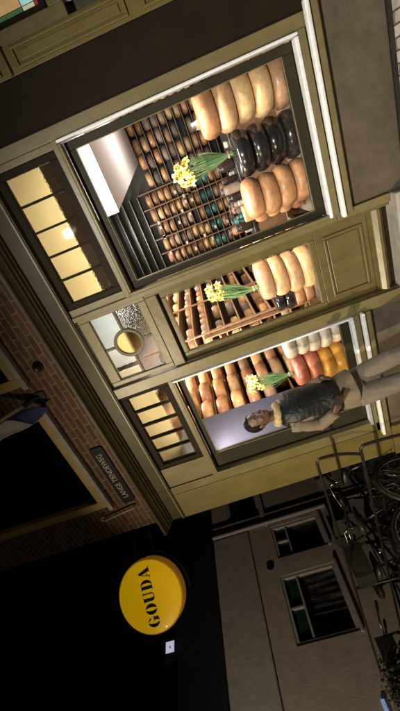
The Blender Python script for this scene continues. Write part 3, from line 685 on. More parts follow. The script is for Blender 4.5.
# local frame: x along the disc, -y is the face normal, z up
def yz(a, b, h): return (a, h, b)
def disc(r, n=64): return [(r*math.cos(2*math.pi*k/n), r*math.sin(2*math.pi*k/n)) for k in range(n)]
bm = bmesh.new(); rmx = Matrix.Rotation(R(90), 4, 'X')
lathe(bm, [(0, -.1), (.372, -.1), (.385, -.085), (.385, .055), (.372, .068)], 64, rmx); obj('rim', bm, M['signrim'], gs, smooth=False, bevel=.003)
bm = bmesh.new(); lathe(bm, [(.371, .0685), (.36, .076), (.2, .082), (0, .084)], 64, rmx); obj('face', bm, M['signyellow'], gs, smooth=True)
bm = bmesh.new(); tube(bm, [(.455*math.cos(R(a)), .03, .455*math.sin(R(a))) for a in range(-95, 76, 5)], .012, 8); obj('ring_bracket', bm, M['black'], gs)
bm = bmesh.new(); tube(bm, [(.43, .03, .1), (.68, .03, .1)], .014, 8); tube(bm, [(.41, .03, -.12), (.68, .03, -.12)], .014, 8); tube(bm, [(.38, .03, 0), (.46, .03, 0)], .02, 8); obj('bracket_arm', bm, M['black'], gs)
def ell(cx0, cy0, rx, ry, a0=0, a1=360, n=28): return [(cx0+rx*math.cos(R(a0+(a1-a0)*k/n)), cy0+ry*math.sin(R(a0+(a1-a0)*k/n))) for k in range(n+1)]
# fat-face stencil capitals, unit height
def gouda():
    S = []
    # G
    S.append(ell(.40, .5, .40, .5, 98, 262)+ell(.40, .5, .13, .45, 262, 98)); S.append(ell(.43, .5, .36, .5, 82, 28)+ell(.43, .5, .2, .44, 28, 82)); S.append([(.47, .48), (.86, .48), (.86, .43), (.80, .43), (.80, .05), (.74, .0), (.7, .06), (.6, .0), (.48, .0), (.48, .06), (.55, .1), (.56, .43), (.47, .43)])
    # O
    ox = .98
    S.append(ell(ox+.42, .5, .42, .5, 97, 263)+ell(ox+.42, .5, .12, .45, 263, 97)); S.append(ell(ox+.46, .5, .42, .5, 83, -83)+ell(ox+.46, .5, .12, .45, -83, 83))
    # U
    ux = 1.96
    S.append([(ux, 1), (ux+.42, 1), (ux+.42, .95), (ux+.35, .95), (ux+.35, .25)]+[(ux+.37, .12), (ux+.44, .05), (ux+.44, .0), (ux+.3, .0), (ux+.15, .07), (ux+.08, .25), (ux+.08, .95), (ux, .95)])
    S.append([(ux+.56, 1), (ux+.86, 1), (ux+.86, .95), (ux+.76, .95), (ux+.76, .25), (ux+.7, .08), (ux+.58, .0), (ux+.48, .0), (ux+.48, .05), (ux+.6, .09), (ux+.66, .25), (ux+.66, .95), (ux+.56, .95)])
    # D
    dx = 2.96
    S.append([(dx, 1), (dx+.34, 1), (dx+.34, 0), (dx, 0), (dx, .05), (dx+.07, .05), (dx+.07, .95), (dx, .95)]); S.append([(dx+.39, 1)]+ell(dx+.42, .5, .42, .5, 90, -90)+[(dx+.39, 0), (dx+.39, .05)]+ell(dx+.42, .5, .14, .45, -90, 90)+[(dx+.39, .95)])
    # A
    ax = 3.92
    S.append([(ax+.36, 1), (ax+.5, 1), (ax+.86, .05), (ax+.93, .05), (ax+.93, 0), (ax+.46, 0), (ax+.46, .05), (ax+.53, .05), (ax+.48, .22), (ax+.36, .62), (ax+.32, .9)])
    S.append([(ax+.3, .84), (ax+.33, .72), (ax+.16, .05), (ax+.24, .05), (ax+.24, 0), (ax, 0), (ax, .05), (ax+.08, .05)]); S.append([(ax+.21, .27), (ax+.42, .27), (ax+.43, .22), (ax+.2, .22)])
    return S
hh = .134; sp = [[((x-2.42)*hh*.93, (y-.5)*hh) for x, y in s] for s in gouda()]
text_mesh('', 1, .002, 'lettering', M['ink'], gs, Matrix.Translation((0, -.0865, .01)) @ Matrix.Rotation(R(90), 4, 'X'), splines=sp)

# street name plate
sn = empty('street_sign', (-2.56, .018, 3.435), 'small black street name plate reading LANGE TIENDEWEG on the brick wall', 'sign')
rr = []
for qx, qz, a0 in ((.395, .04, 0), (-.395, .04, 90), (-.395, -.04, 180), (.395, -.04, 270)): rr += [(qx+.035*math.cos(R(a0+15*k)), qz+.035*math.sin(R(a0+15*k))) for k in range(7)]
bm = prism(bmesh.new(), rr, -.018, -.002, yz)
obj('plate', bm, M['plate'], sn)
text_mesh('LANGE TIENDEWEG', .088, .001, 'lettering', M['plate_txt'], sn, Matrix.Translation((0, -.0195, 0)) @ Matrix.Rotation(R(90), 4, 'X'), xscale=.86)
# iron hook on the corner bricks
bm = bmesh.new(); tube(bm, [(-3.06, .018, 3.40), (-3.06, -.03, 3.41), (-3.07, -.035, 3.5), (-3.1, -.035, 3.72), (-3.12, -.035, 3.80), (-3.10, -.035, 3.84), (-3.06, -.035, 3.83), (-3.05, -.03, 3.79)], .011, 8)
tag(obj('iron_hook', bm, M['pole'], smooth=True), 'thin bent pale hook on the brickwork left of the street name plate', 'hook')
# alarm bell box
al = empty('alarm_light', (-1.07, .018, 3.46), 'small round dark alarm light on the wall above the cornice', 'alarm')
bm = bmesh.new(); lathe(bm, [(0, 0), (.05, 0), (.05, .02), (.04, .03)], 24, rmx); obj('base', bm, M['blackplastic'], al)
bm = bmesh.new(); lathe(bm, [(.038, .0305), (.034, .05), (.018, .065), (0, .068)], 24, rmx); obj('lens', bm, M['jar'], al, smooth=True)
# flag on a pole
fp = empty('flagpole', (-1.35, .018, 3.63), 'thin pale flagpole slanting out from the wall above the cornice', 'flagpole')
dirp = Vector((0, -.62, .80)).normalized()
bm = bmesh.new(); tube(bm, [dirp*.02, dirp*1.9], [.017, .013], 12); obj('pole', bm, M['pole'], fp, smooth=True)
bm = bmesh.new(); tube(bm, [dirp*-.0, dirp*.16], .026, 12); box(bm, -.04, .04, -.015, -.001, -.07, .09); obj('socket', bm, M['black'], fp)
fl = empty('flag', (-1.35, .018, 3.63), 'navy and white flag hanging in folds from the slanting pole', 'flag')
def flag_part(name, u0, u1, v0, v1, m):
    bm = bmesh.new(); nu, nv = 14, 14; G = []
    for i in range(nu+1):
        row = []
        for j in range(nv+1):
            u = u0+(u1-u0)*i/nu; v = v0+(v1-v0)*j/nv
            p = dirp*(.2+u*1.3)+Vector((-.02, 0, 0)); q = p+Vector((-.10*v-.02*math.sin(u*9)*v, .05*v*math.sin(u*11+1), -.03-.2*v+.03*math.sin(u*7)*v)); row.append(bm.verts.new(q+Vector((.035*math.sin(u*16+v*3)*v, 0, 0))))
        G.append(row)
    for i in range(nu):
        for j in range(nv): bm.faces.new((G[i][j], G[i+1][j], G[i+1][j+1], G[i][j+1]))
    o = obj(name, bm, m, fl, smooth=True); s = o.modifiers.new('thick', 'SOLIDIFY'); s.thickness = .003
flag_part('navy_cloth', 0, .13, 0, 1, M['navy']); flag_part('white_cloth', .132, .44, 0, 1, M['flagwhite']); flag_part('navy_cloth', .442, .7, 0, 1, M['navy'])

# ------------------------------------------------------------------ building across the side street
sb = empty('side_building', (-8, 0, 0), 'unlit taupe rendered building across the side street', 'building')
def sp_(n, bm, m, bev=.006, parent=None, label=None):
    o = obj(n, bm, m, parent or sb, bevel=bev)
    if label: o['label'] = label
    return o
# local x=0 is the face; openings list (y0,y1,z0,z1)
W = [(.45, 1.75, 1.34, 2.52), (2.15, 2.95, 1.3, 2.45), (3.2, 4.25, 2.62, 3.45), (-2.6, -1.5, 1.3, 2.5)]
wl = bmesh.new()
def wall_with_holes(bm, y0, y1, z0, z1, holes, x0, x1):
    ys = sorted({y0, y1, *[h[0] for h in holes], *[h[1] for h in holes]}); zz = sorted({z0, z1, *[h[2] for h in holes], *[h[3] for h in holes]})
    for a, b in zip(ys, ys[1:]):
        run = None
        for c, d in zip(zz, zz[1:]):
            solid = not any(h[0] <= a and b <= h[1] and h[2] <= c and d <= h[3] for h in holes)
            if solid: run = (run[0], d) if run else (c, d)
            if (not solid or d == zz[-1]) and run: box(bm, x0, x1, a, b, *run); run = None
wall_with_holes(wl, -9, 3.0, 0, 3.0, [h for h in W if h[1] <= 3.0], -.26, 0); box(wl, -.34, -.265, -9, 3.0, 0, 3.0); wall_with_holes(wl, 3.0, 14, 0, 3.9, [(3.2, 4.25, 2.62, 3.45), (4.6, 5.4, 3.2, 3.75)], -.3, .0)
sp_('wall', wl, M['sidewall'], .004)
sp_('fascia', B(-.3, .05, -9, 2.995, 3.003, 3.9), M['sidetrim'], .02)
sp_('string_course', B(.0, .06, 3.0, 14, 2.5, 2.56), M['sidetrim'], .01)
sp_('gutter', B(-.3, .12, -9, 14, 3.903, 4.0), M['slate'], .02)
rb = bmesh.new(); prism(rb, [(.1, 4.003), (-2.6, 7.5), (-5, 7.5), (-5, 4.003)], -9, 14, lambda a, b, h: (a, h, b)); sp_('roof', rb, M['slate'], 0)
for yy in (-1.2,): sp_('trim_board', B(.002, .03, yy-.05, yy+.05, .52, 2.49 if yy > 0 else 2.98), M['sidetrim'], .006)
sp_('pipe', tube(bmesh.new(), [(.06, 3.06, 0), (.06, 3.06, 3.9)], .045, 12), M['sidetrim'], 0)
sp_('corner_post', B(.0, .05, 3.35-.2, 3.34, 0, 3.89), M['sidetrim'], .01)
sp_('plinth', B(.0, .03, -9, 14, 0, .5), M['sidetrim'], .01)
for y0, y1, z0, z1 in W[:2]+W[3:]+[(3.2, 4.25, 2.62, 3.45), (4.6, 5.4, 3.2, 3.75)]:
    f = bmesh.new(); w = .06
    box(f, -.14, -.02, y0, y0+w, z0, z1); box(f, -.14, -.02, y1-w, y1, z0, z1); box(f, -.14, -.02, y0+w, y1-w, z0, z0+w); box(f, -.14, -.02, y0+w, y1-w, z1-w, z1)
    tz = z1-.34
    if z1-z0 > 1: box(f, -.13, -.03, y0+w, y1-w, tz-.02, tz+.02); box(f, -.13, -.03, (y0+y1)/2-.02, (y0+y1)/2+.02, tz+.02, z1-w)
    wn = sp_('window', f, M['sidetrim'], .004)
    if z1-z0 > 1:
        sp_('green_pane', B(-.1, -.095, y0+w, (y0+y1)/2-.02, tz+.02, z1-w), M['green_pane'], 0, wn); sp_('green_pane', B(-.1, -.095, (y0+y1)/2+.02, y1-w, tz+.02, z1-w), M['green_pane'], 0, wn)
        sp_('pane', B(-.1, -.095, y0+w, y1-w, z0+w, tz-.02), M['pane'], 0, wn)
        cb = bmesh.new(); nn = 60; ra = [cb.verts.new((-.2+.025*math.sin(k*.9)+.012*math.sin(k*.37), y0+.02+(y1-y0-.04)*k/nn, z0)) for k in range(nn+1)]; rb2 = [cb.verts.new((-.2+.03*math.sin(k*.8+1), y0+.02+(y1-y0-.04)*k/nn, z1)) for k in range(nn+1)]
        for k in range(nn): cb.faces.new((ra[k], ra[k+1], rb2[k+1], rb2[k]))
        sp_('curtain', cb, M['curtain'], 0, wn)
    else: sp_('pane', B(-.1, -.095, y0+w, y1-w, z0+w, z1-w), M['pane_dark'], 0, wn)
    sp_('window_sill', B(.002, .06, y0-.04, y1+.04, z0-.06, z0-.004), M['sidetrim'], .006, wn)
bm = bmesh.new(); lathe(bm, [(0, .0), (.07, 0), (.085, .012), (.085, .02), (.06, .021), (.05, .012), (0, .012)], 24, Matrix.Translation((.0, 2.02, 2.66)) @ Matrix.Rotation(R(90), 4, 'Y')); sp_('vent', bm, M['black'], 0)
dm = sp_('dormer', B(-1.5, -.87, 1.2, 1.62, 5.27, 5.56), M['slate'], .01)
sp_('lit_window', ring_frame(1.41, 1.46, 5.40, 5.43, .085, 0, .01), M['litwin'], 0, dm, label='tiny violet lit dormer window')
bpy.context.view_layer.update()
_lw = [o for o in dm.children][0]
for v in _lw.data.vertices: v.co = (-.868+v.co.y, v.co.x, v.co.z)
sp_('lit_strip', B(.02, .05, -.78, -.52, 1.40, 1.46), M['blueglow'], .003, label='small bluish lit strip low on the wall')

# ------------------------------------------------------------------ railing, bicycles and bush
rl = empty('street_railing', (-2.72, -.5, 0), 'dark tubular railing of two long bars left of the shop corner', 'railing')
def rail(z, zend, x1, bend):
    bm = bmesh.new(); pts = [(x1, 0, z)]
    for k in range(9):
        t = R(90*k/8); pts.append((-.05+.05*math.sin(t), 0, z-.05+.05*math.cos(t)))
    n = 10
    for k in range(1, n+1):
        s = k/n; pts.append((bend*s*s, 0, z-.06-(z-.06-zend)*s))
    tube(bm, pts, .015, 12); return bm
obj('top_rail', rail(1.33, .92, -4.4, -.1), M['tube'], rl, smooth=True)
obj('lower_rail', rail(.91, .0, -4.4, -.12), M['tube'], rl, smooth=True)
for x in (-2.2, -4.38): bm = bmesh.new(); tube(bm, [(x, 0, 0), (x, 0, 1.31)], .017, 12); obj('post', bm, M['tube'], rl, smooth=True)

def bicycle(loc, rz, label, lean=0.):
    t = empty('bicycle', loc, label, 'bicycle', 'bicycles parked by the railing'); t.rotation_euler = (lean, 0, rz)
    for x in (-.53, .55):
        w = bpy.data.objects.new('wheel', None); C.objects.link(w); w.parent = t; w.location = (x, 0, .35)
        bm = bmesh.new(); tube(bm, [(.335*math.cos(a), 0, .335*math.sin(a)) for a in [2*math.pi*k/40 for k in range(40)]], .019, 8, closed=True); obj('tyre', bm, M['blackplastic'], w, smooth=True)
        bm = bmesh.new(); tube(bm, [(.305*math.cos(a), 0, .305*math.sin(a)) for a in [2*math.pi*k/40 for k in range(40)]], .011, 6, closed=True)
        for k in range(18):
            a = 2*math.pi*k/18; tube(bm, [(.02*math.cos(a+1), .02*(-1)**k, .02*math.sin(a+1)), (.303*math.cos(a), 0, .303*math.sin(a))], .0016, 4)
        tube(bm, [(0, -.05, 0), (0, .05, 0)], .02, 8); obj('rim', bm, M['chrome'], w, smooth=True)
    bm = bmesh.new(); bb = (-.08, 0, .28)
    for a, b, r in ((bb, (-.22, 0, .82), .016), (bb, (.36, 0, .66), .018), ((-.18, 0, .7), (.34, 0, .8), .015), ((.33, 0, .92), (.39, 0, .62), .018), ((.39, .04, .62), (.55, .045, .35), .011), ((.39, -.04, .62), (.55, -.045, .35), .011), (bb, (-.53, .045, .35), .01), (bb, (-.53, -.045, .35), .01), ((-.2, 0, .75), (-.53, .045, .35), .009), ((-.2, 0, .75), (-.53, -.045, .35), .009)): tube(bm, [a, b], r, 10)
    obj('frame', bm, M['black'], t, smooth=True)
    bm = bmesh.new()
    for s in (1, -1): tube(bm, [(.33, 0, 1.0), (.36, s*.1, 1.06), (.28, s*.26, 1.05), (.1, s*.29, 1.0)], .012, 8)
    tube(bm, [(.325, 0, .9), (.33, 0, 1.0)], .013, 8); obj('handlebar', bm, M['chrome'], t, smooth=True)
    for s in (1, -1): obj('grip', tube(bmesh.new(), [(.17, s*.276, 1.018), (.07, s*.296, .99)], .017, 8), M['blackplastic'], t)
    bm = bmesh.new(); loft(bm, [((-.36, 0, .93), (0, 1, 0), (0, 0, 1), .05, .02), ((-.33, 0, .935), (0, 1, 0), (0, 0, 1), .1, .035), ((-.22, 0, .925), (0, 1, 0), (0, 0, 1), .085, .035), ((-.1, 0, .92), (0, 1, 0), (0, 0, 1), .03, .025), ((-.05, 0, .915), (0, 1, 0), (0, 0, 1), .02, .015)], 16); tube(bm, [(-.22, 0, .8), (-.235, 0, .92)], .012, 8); obj('saddle', bm, M['blackplastic'], t, smooth=True)
    bm = bmesh.new()
    for s in (.09, -.09): tube(bm, [(-.82, s, .74), (-.25, s, .74)], .006, 6)
    for x in (-.8, -.65, -.5, -.35): tube(bm, [(x, -.09, .74), (x, .09, .74)], .005, 6)
    for s in (.09, -.09): tube(bm, [(-.7, s, .74), (-.53, s*.6, .36)], .005, 6)
    obj('luggage_rack', bm, M['black'], t)
    bm = bmesh.new(); ball(bm, (.45, 0, .82), (.05, .04, .04), 2); obj('headlamp', bm, M['chrome'], t, smooth=True)
    bm = bmesh.new(); tube(bm, [(-.08, -.07, .28), (-.08, .07, .28)], .022, 10); tube(bm, [(-.08, .07, .28), (-.0, .085, .13)], .009, 6); tube(bm, [(-.08, -.07, .28), (-.16, -.085, .43)], .009, 6); box(bm, -.05, .05, .09, .17, .115, .14); box(bm, -.21, -.11, -.17, -.09, .42, .445); obj('crank', bm, M['black'], t)
    return t
for x, y, rz, ln, lab in ((-3.75, .3, 98, 5, 'black bicycle nearest the shop corner behind the railing'), (-4.1, .05, 84, -5, 'black bicycle second from the shop corner'), (-4.5, .15, 262, 4, 'black bicycle third from the shop corner with its saddle towards the street'),
    (-4.85, -.2, 96, 6, 'black bicycle in the middle of the tangled row'), (-5.2, -.1, 80, -4, 'black bicycle next to last in the tangled row'), (-5.7, -.3, 265, 5, 'black bicycle at the far end of the tangled row')):
    bk_ = bicycle((x, y, 0), R(rz), lab, R(ln)); bk_.scale = (1.06, 1.06, 1.1)
    bm = bmesh.new(); ring_frame(-.16, .16, -.12, .12, .01, .0, .2, bm=bm); box(bm, -.16, .16, -.0, .012, -.12, .12)
    bmesh.ops.rotate(bm, verts=bm.verts, matrix=Matrix.Rotation(R(90), 3, 'X')); bmesh.ops.translate(bm, verts=bm.verts, vec=(.53, 0, .98)); obj('basket', bm, M['blackplastic'], bk_)
def bush(loc, r, label):
    t = empty('potted_bush', loc, label, 'bush')
    bm = bmesh.new(); lathe(bm, [(0, 0), (.2, 0), (.26, .42), (.28, .42), (.28, .46), (.24, .46), (.22, .4), (0, .4)], 24); obj('planter', bm, M['terracotta'], t, bevel=.004)
    bm = bmesh.new()
    for k in range(9):
        a = random.random()*6.3; tube(bm, [(0, 0, .38), (.1*math.cos(a), .1*math.sin(a), .7), (.28*math.cos(a), .28*math.sin(a), 1.0+.2*random.random())], [.012, .008, .004], 6)
    obj('branches', bm, M['bark'], t)
    bm = bmesh.new()
    cl = [Vector((random.gauss(0, .15), random.gauss(0, .15), random.uniform(.6, 1.3))) for _ in range(26)]
    for k in range(5200):
        c = random.choice(cl)+Vector((random.gauss(0, .07), random.gauss(0, .07), random.gauss(0, .07)))
        u = Vector((random.gauss(0, 1), random.gauss(0, 1), random.gauss(0, 1))).normalized(); v = u.orthogonal().normalized(); s = random.uniform(.008, .016)
        bm.faces.new([bm.verts.new(c+u*s*1.7), bm.verts.new(c+v*s*.8), bm.verts.new(c-u*s*1.7), bm.verts.new(c-v*s*.8)])
    obj('foliage', bm, M['leaf'], t)
bush((-5.45, -1.2, 0), .4, 'dark leafy bush in a clay planter beside the bicycles')

# ------------------------------------------------------------------ person in front of the left window
def person():
    P = Vector((-2.06, -.52, 0))
    f = Vector((.96, -.28, 0)).normalized(); l = Vector((-f.y, f.x, 0)); z = Vector((0, 0, 1))
    t = empty('person', P, 'person in taupe jacket, dark quilted vest and fleece collar walking past the left window', 'person'); t.scale = (.86, .86, 1)
    def W(a, b, c): return f*a+l*b+z*c        # forward, left, up (local to the empty)
    body = bmesh.new()
    S = lambda a, b, c, rf, rl: (W(a, b, c), f, l, rf, rl)
    loft(body, [S(0, 0, .84, .08, .12), S(0, 0, .92, .105, .15), S(.005, 0, 1.02, .1, .14), S(.005, 0, 1.12, .09, .125), S(.008, 0, 1.27, .1, .14), S(0, 0, 1.4, .098, .15), S(0, 0, 1.47, .075, .125), S(0, 0, 1.51, .06, .08), S(.01, 0, 1.55, .054, .056), S(.02, 0, 1.62, .052, .054)], 24)
    # head
    loft(body, [S(.055, 0, 1.592, .035, .03), S(.045, 0, 1.61, .075, .05), S(.035, 0, 1.64, .092, .062), S(.025, 0, 1.68, .098, .071), S(.02, 0, 1.72, .102, .075), S(.012, 0, 1.76, .1, .075), S(.008, 0, 1.79, .088, .066), S(.005, 0, 1.815, .062, .048), S(.005, 0, 1.828, .025, .02)], 24)
    loft(body, [(W(.112, 0, 1.725), l, z, .009, .01), (W(.128, 0, 1.695), l, z, .012, .012), (W(.138, 0, 1.675), l, z, .016, .011), (W(.118, 0, 1.66), l, z, .014, .008)], 12)   # nose
    ball(body, W(.118, 0, 1.645), (.016, .016, .008), 2); ball(body, W(.107, 0, 1.61), .02, 2); ball(body, W(.098, 0, 1.735), (.02, .045, .012), 2)
    for s in (1, -1): ball(body, W(.01, s*.077, 1.69), (.022, .012, .032), 2); ball(body, W(.085, s*.04, 1.668), .026, 2)
    # legs: the right one (towards the street) trails, the left leads
    def limb(pts, rad): tube(body, [W(*p) for p in pts], rad, 16)
    limb([(0, -.085, .93), (.01, -.09, .7), (.02, -.09, .5), (-.02, -.09, .3), (-.06, -.09, .1), (-.06, -.09, .07)], [.09, .08, .058, .054, .038, .036])
    limb([(0, .085, .93), (.09, .085, .72), (.17, .085, .52), (.18, .085, .3), (.2, .085, .1), (.2, .085, .07)], [.09, .08, .058, .054, .038, .036])
    for a, b in ((-.06, -.09), (.2, .085)): loft(body, [(W(a-.06, b, .045), l, z, .028, .035), (W(a, b, .06), l, z, .038, .055), (W(a+.09, b, .04), l, z, .043, .034), (W(a+.18, b, .024), l, z, .03, .018)], 14)
    # arms
    rs, re, rw = (-.02, -.15, 1.44), (-.11, -.185, 1.22), (.05, -.215, 1.10)
    ls, le, lw_ = (.0, .15, 1.44), (.0, .19, 1.18), (.16, .12, 1.08)
    limb([rs, tuple((a+b)/2 for a, b in zip(rs, re)), re, tuple((a+b)/2 for a, b in zip(re, rw)), rw], [.058, .048, .04, .038, .027])
    limb([ls, tuple((a+b)/2 for a, b in zip(ls, le)), le, tuple((a+b)/2 for a, b in zip(le, lw_)), lw_], [.058, .048, .04, .038, .027])
    def hand(w, d, side, nrm):
        w = Vector(w); d = Vector(d).normalized(); n = Vector(nrm).normalized(); s = d.cross(n)
        W2 = lambda v: W(*v)
        loft(body, [(W2(w), W2(s), W2(n), .026, .02), (W2(w+d*.04), W2(s), W2(n), .037, .017), (W2(w+d*.085), W2(s), W2(n), .039, .014)], 14)
        for i, (o, L) in enumerate(((-.029, .062), (-.010, .074), (.010, .07), (.028, .054))):
            b0 = w+d*.075+s*o; tube(body, [W2(b0), W2(b0+d*L*.45+n*.006), W2(b0+d*L*.75+n*.022), W2(b0+d*L*.85+n*.04)], [.0095, .0088, .008, .0065], 8)
        b0 = w+d*.03+s*(-.03); tube(body, [W2(b0), W2(b0-s*.022+d*.022+n*.012), W2(b0-s*.024+d*.05+n*.026)], [.012, .01, .008], 8)
    hand(rw, (.92, .1, -.4), 1, (.2, .95, .2)); hand(lw_, (.8, -.5, -.2), -1, (-.2, -.9, .2))
    o = obj('body', body, M['skin'], t)
    rm = o.modifiers.new('one_skin', 'REMESH'); rm.mode = 'VOXEL'; rm.voxel_size = .0055; rm.use_smooth_shade = True
    sm_ = o.modifiers.new('soften', 'SMOOTH'); sm_.iterations = 3; sm_.factor = .5
    # face pieces
    for s in (1, -1):
        bm = bmesh.new(); ball(bm, W(.106, s*.031, 1.70), (.009, .014, .0075), 2); obj('eye', bm, M['eye'], t, smooth=True)
        bm = bmesh.new(); tube(bm, [W(.112, s*.014, 1.722), W(.111, s*.033, 1.728), W(.1, s*.05, 1.721)], [.004, .005, .003], 8); obj('eyebrow', bm, M['hair'], t, smooth=True)
    bm = bmesh.new(); loft(bm, [(W(.118, -.024, 1.644), f, z, .004, .002), (W(.128, -.008, 1.647), f, z, .008, .007), (W(.128, .008, 1.647), f, z, .008, .007), (W(.118, .024, 1.644), f, z, .004, .002)], 10); obj('mouth', bm, M['lip'], t, smooth=True)
    # hair: cap over skull and back of head
    bm = bmesh.new(); c = W(.0, 0, 1.742)
    bmesh.ops.create_uvsphere(bm, u_segments=36, v_segments=22, radius=1)
    for v in list(bm.verts):
        d = v.co.copy(); a, b, h = d.x, d.y, d.z
        q = 1+.02*math.sin(13*a+7*h)+.015*math.sin(17*b+5*a)
        v.co = c+W(a*.116*q, b*.09*q, h*.1*q)
        v.co = v.co
        v.tag = (a > .35 and h < .33+.25*(a-.35)) or (h < -.55 and a > -.3)
    bmesh.ops.delete(bm, geom=[v for v in bm.verts if v.tag], context='VERTS')
    o = obj('hair', bm, M['hair'], t, smooth=True); s_ = o.modifiers.new('thick', 'SOLIDIFY'); s_.thickness = .016; s_.offset = -1
    # jacket
    bm = bmesh.new()
    def ringsec(a, b, c, rf, rl): return (W(a, b, c), f, l, rf, rl)
    loft(bm, [ringsec(.04, 0, .865, .185, .19), ringsec(.035, 0, .9, .175, .188), ringsec(.02, 0, 1.0, .145, .175), ringsec(.01, 0, 1.1, .125, .155), ringsec(.01, 0, 1.25, .125, .165), ringsec(.0, 0, 1.38, .122, .182), ringsec(-.005, 0, 1.45, .1, .165), ringsec(0, 0, 1.5, .08, .11), ringsec(.005, 0, 1.53, .072, .08)], 36, caps=False)
    for v in bm.verts:
        if v.co.z < 1.2:
            a = math.atan2(v.co.dot(l), v.co.dot(f)); k = (1.2-v.co.z)/.34; v.co += (f*math.cos(a)+l*math.sin(a))*.012*k*math.sin(7*a+.8)
    o = obj('jacket', bm, M['coat'], t, smooth=True); s_ = o.modifiers.new('thick', 'SOLIDIFY'); s_.thickness = .012; ss = o.modifiers.new('sub', 'SUBSURF'); ss.levels = 1; ss.render_levels = 1
    for A, E_, Wr in ((rs, re, rw), (ls, le, lw_)):
        A, E_, Wr = Vector(A), Vector(E_), Vector(Wr); bm = bmesh.new(); ctr = []
        for k in range(13):
            s = k/12; p = A.lerp(E_, s*2) if s < .5 else E_.lerp(Wr, s*2-1); ctr.append(p)
        ctr = [ctr[0]]+[(ctr[i-1]+ctr[i]*2+ctr[i+1])/4 for i in range(1, 12)]+[ctr[-1]]
        tube(bm, [W(*p) for p in ctr], [.072-.024*k/12+.004*math.sin(k*2.3) for k in range(13)], 18); o = obj('sleeve', bm, M['coat'], t, smooth=True)
    # quilted vest, open down the front left of centre
    bm = bmesh.new(); n = 34; rows = [(1.02, .158, .185, .03), (1.08, .15, .175, .02), (1.13, .146, .17, .015), (1.19, .144, .172, .012), (1.27, .144, .178, .012), (1.34, .142, .188, .008), (1.41, .134, .188, .0), (1.47, .11, .158, .0), (1.515, .09, .11, .003)]
    G = []
    for zz, rf, rl_, off in rows:
        G.append([bm.verts.new(W(off, 0, zz)+f*rf*math.cos(a)+l*rl_*math.sin(a)) for a in [R(-95+280*k/n) for k in range(n+1)]])
    for i in range(len(G)-1):
        for k in range(n):
            a = -95+280*(k+.5)/n
            if 1.12 < rows[i][0] < 1.44 and (-112 < a < -72 or 72 < a < 112) and rows[i][0] > 1.26: continue
            bm.faces.new((G[i][k], G[i][k+1], G[i+1][k+1], G[i+1][k]))
    bmesh.ops.delete(bm, geom=[v for v in bm.verts if not v.link_faces], context='VERTS')
    # the vest is cut away at the back right below the arm, where the taupe jacket shows
    o = obj('vest', bm, M['vest'], t, smooth=True); s_ = o.modifiers.new('thick', 'SOLIDIFY'); s_.thickness = .016; s_.offset = 1
    # fleece collar
    bm = bmesh.new(); tube(bm, [W(.012+.085*math.cos(a), .088*math.sin(a), 1.535+.018*math.cos(a+2.6)) for a in [2*math.pi*k/24 for k in range(24)]], [.036+.006*math.sin(k*2.7) for k in range(24)], 12, closed=True); obj('collar', bm, M['fur'], t, smooth=True)
    # trousers
    bm = bmesh.new()
    loft(bm, [ringsec(.01, 0, .93, .13, .185), ringsec(.01, 0, .86, .125, .18), ringsec(.02, 0, .80, .11, .175)], 24)
    tube(bm, [W(*p) for p in ((0, -.088, .86), (.01, -.092, .7), (.025, -.092, .5), (-.01, -.092, .3), (-.045, -.092, .12), (-.05, -.092, .07))], [.105, .098, .085, .08, .078, .08], 18)
    tube(bm, [W(*p) for p in ((.01, .088, .86), (.09, .088, .71), (.168, .088, .51), (.18, .088, .3), (.195, .088, .12), (.2, .088, .07))], [.105, .098, .085, .08, .078, .08], 18)
    o = obj('trousers', bm, M['trouser'], t, smooth=True); rm = o.modifiers.new('one', 'REMESH'); rm.mode = 'VOXEL'; rm.voxel_size = .012; rm.use_smooth_shade = True
    for a, b in ((-.06, -.09), (.2, .085)):
        bm = bmesh.new(); loft(bm, [(W(a-.085, b, .045), l, z, .03, .043), (W(a-.05, b, .06), l, z, .043, .06), (W(a+.02, b, .06), l, z, .046, .06), (W(a+.1, b, .045), l, z, .05, .043), (W(a+.18, b, .03), l, z, .042, .029), (W(a+.215, b, .024), l, z, .022, .02)], 18); obj('shoe', bm, M['shoe'], t, smooth=True)
    hp = P+W(*(Vector(rw)+Vector((.92, .1, -.4)).normalized()*.1+Vector((.2, .95, .2)).normalized()*.03))
    return t, hp, f, l
pers, hp, pf, plft = person()
bm = B(-.085, .085, -.006, .006, -.04, .04); o = obj('phone', bm, M['jar'], None, hp, bevel=.004); o.rotation_euler = (0, R(18), math.atan2(pf.y, pf.x)); tag(o, 'dark phone held low in the person\'s hand', 'phone')

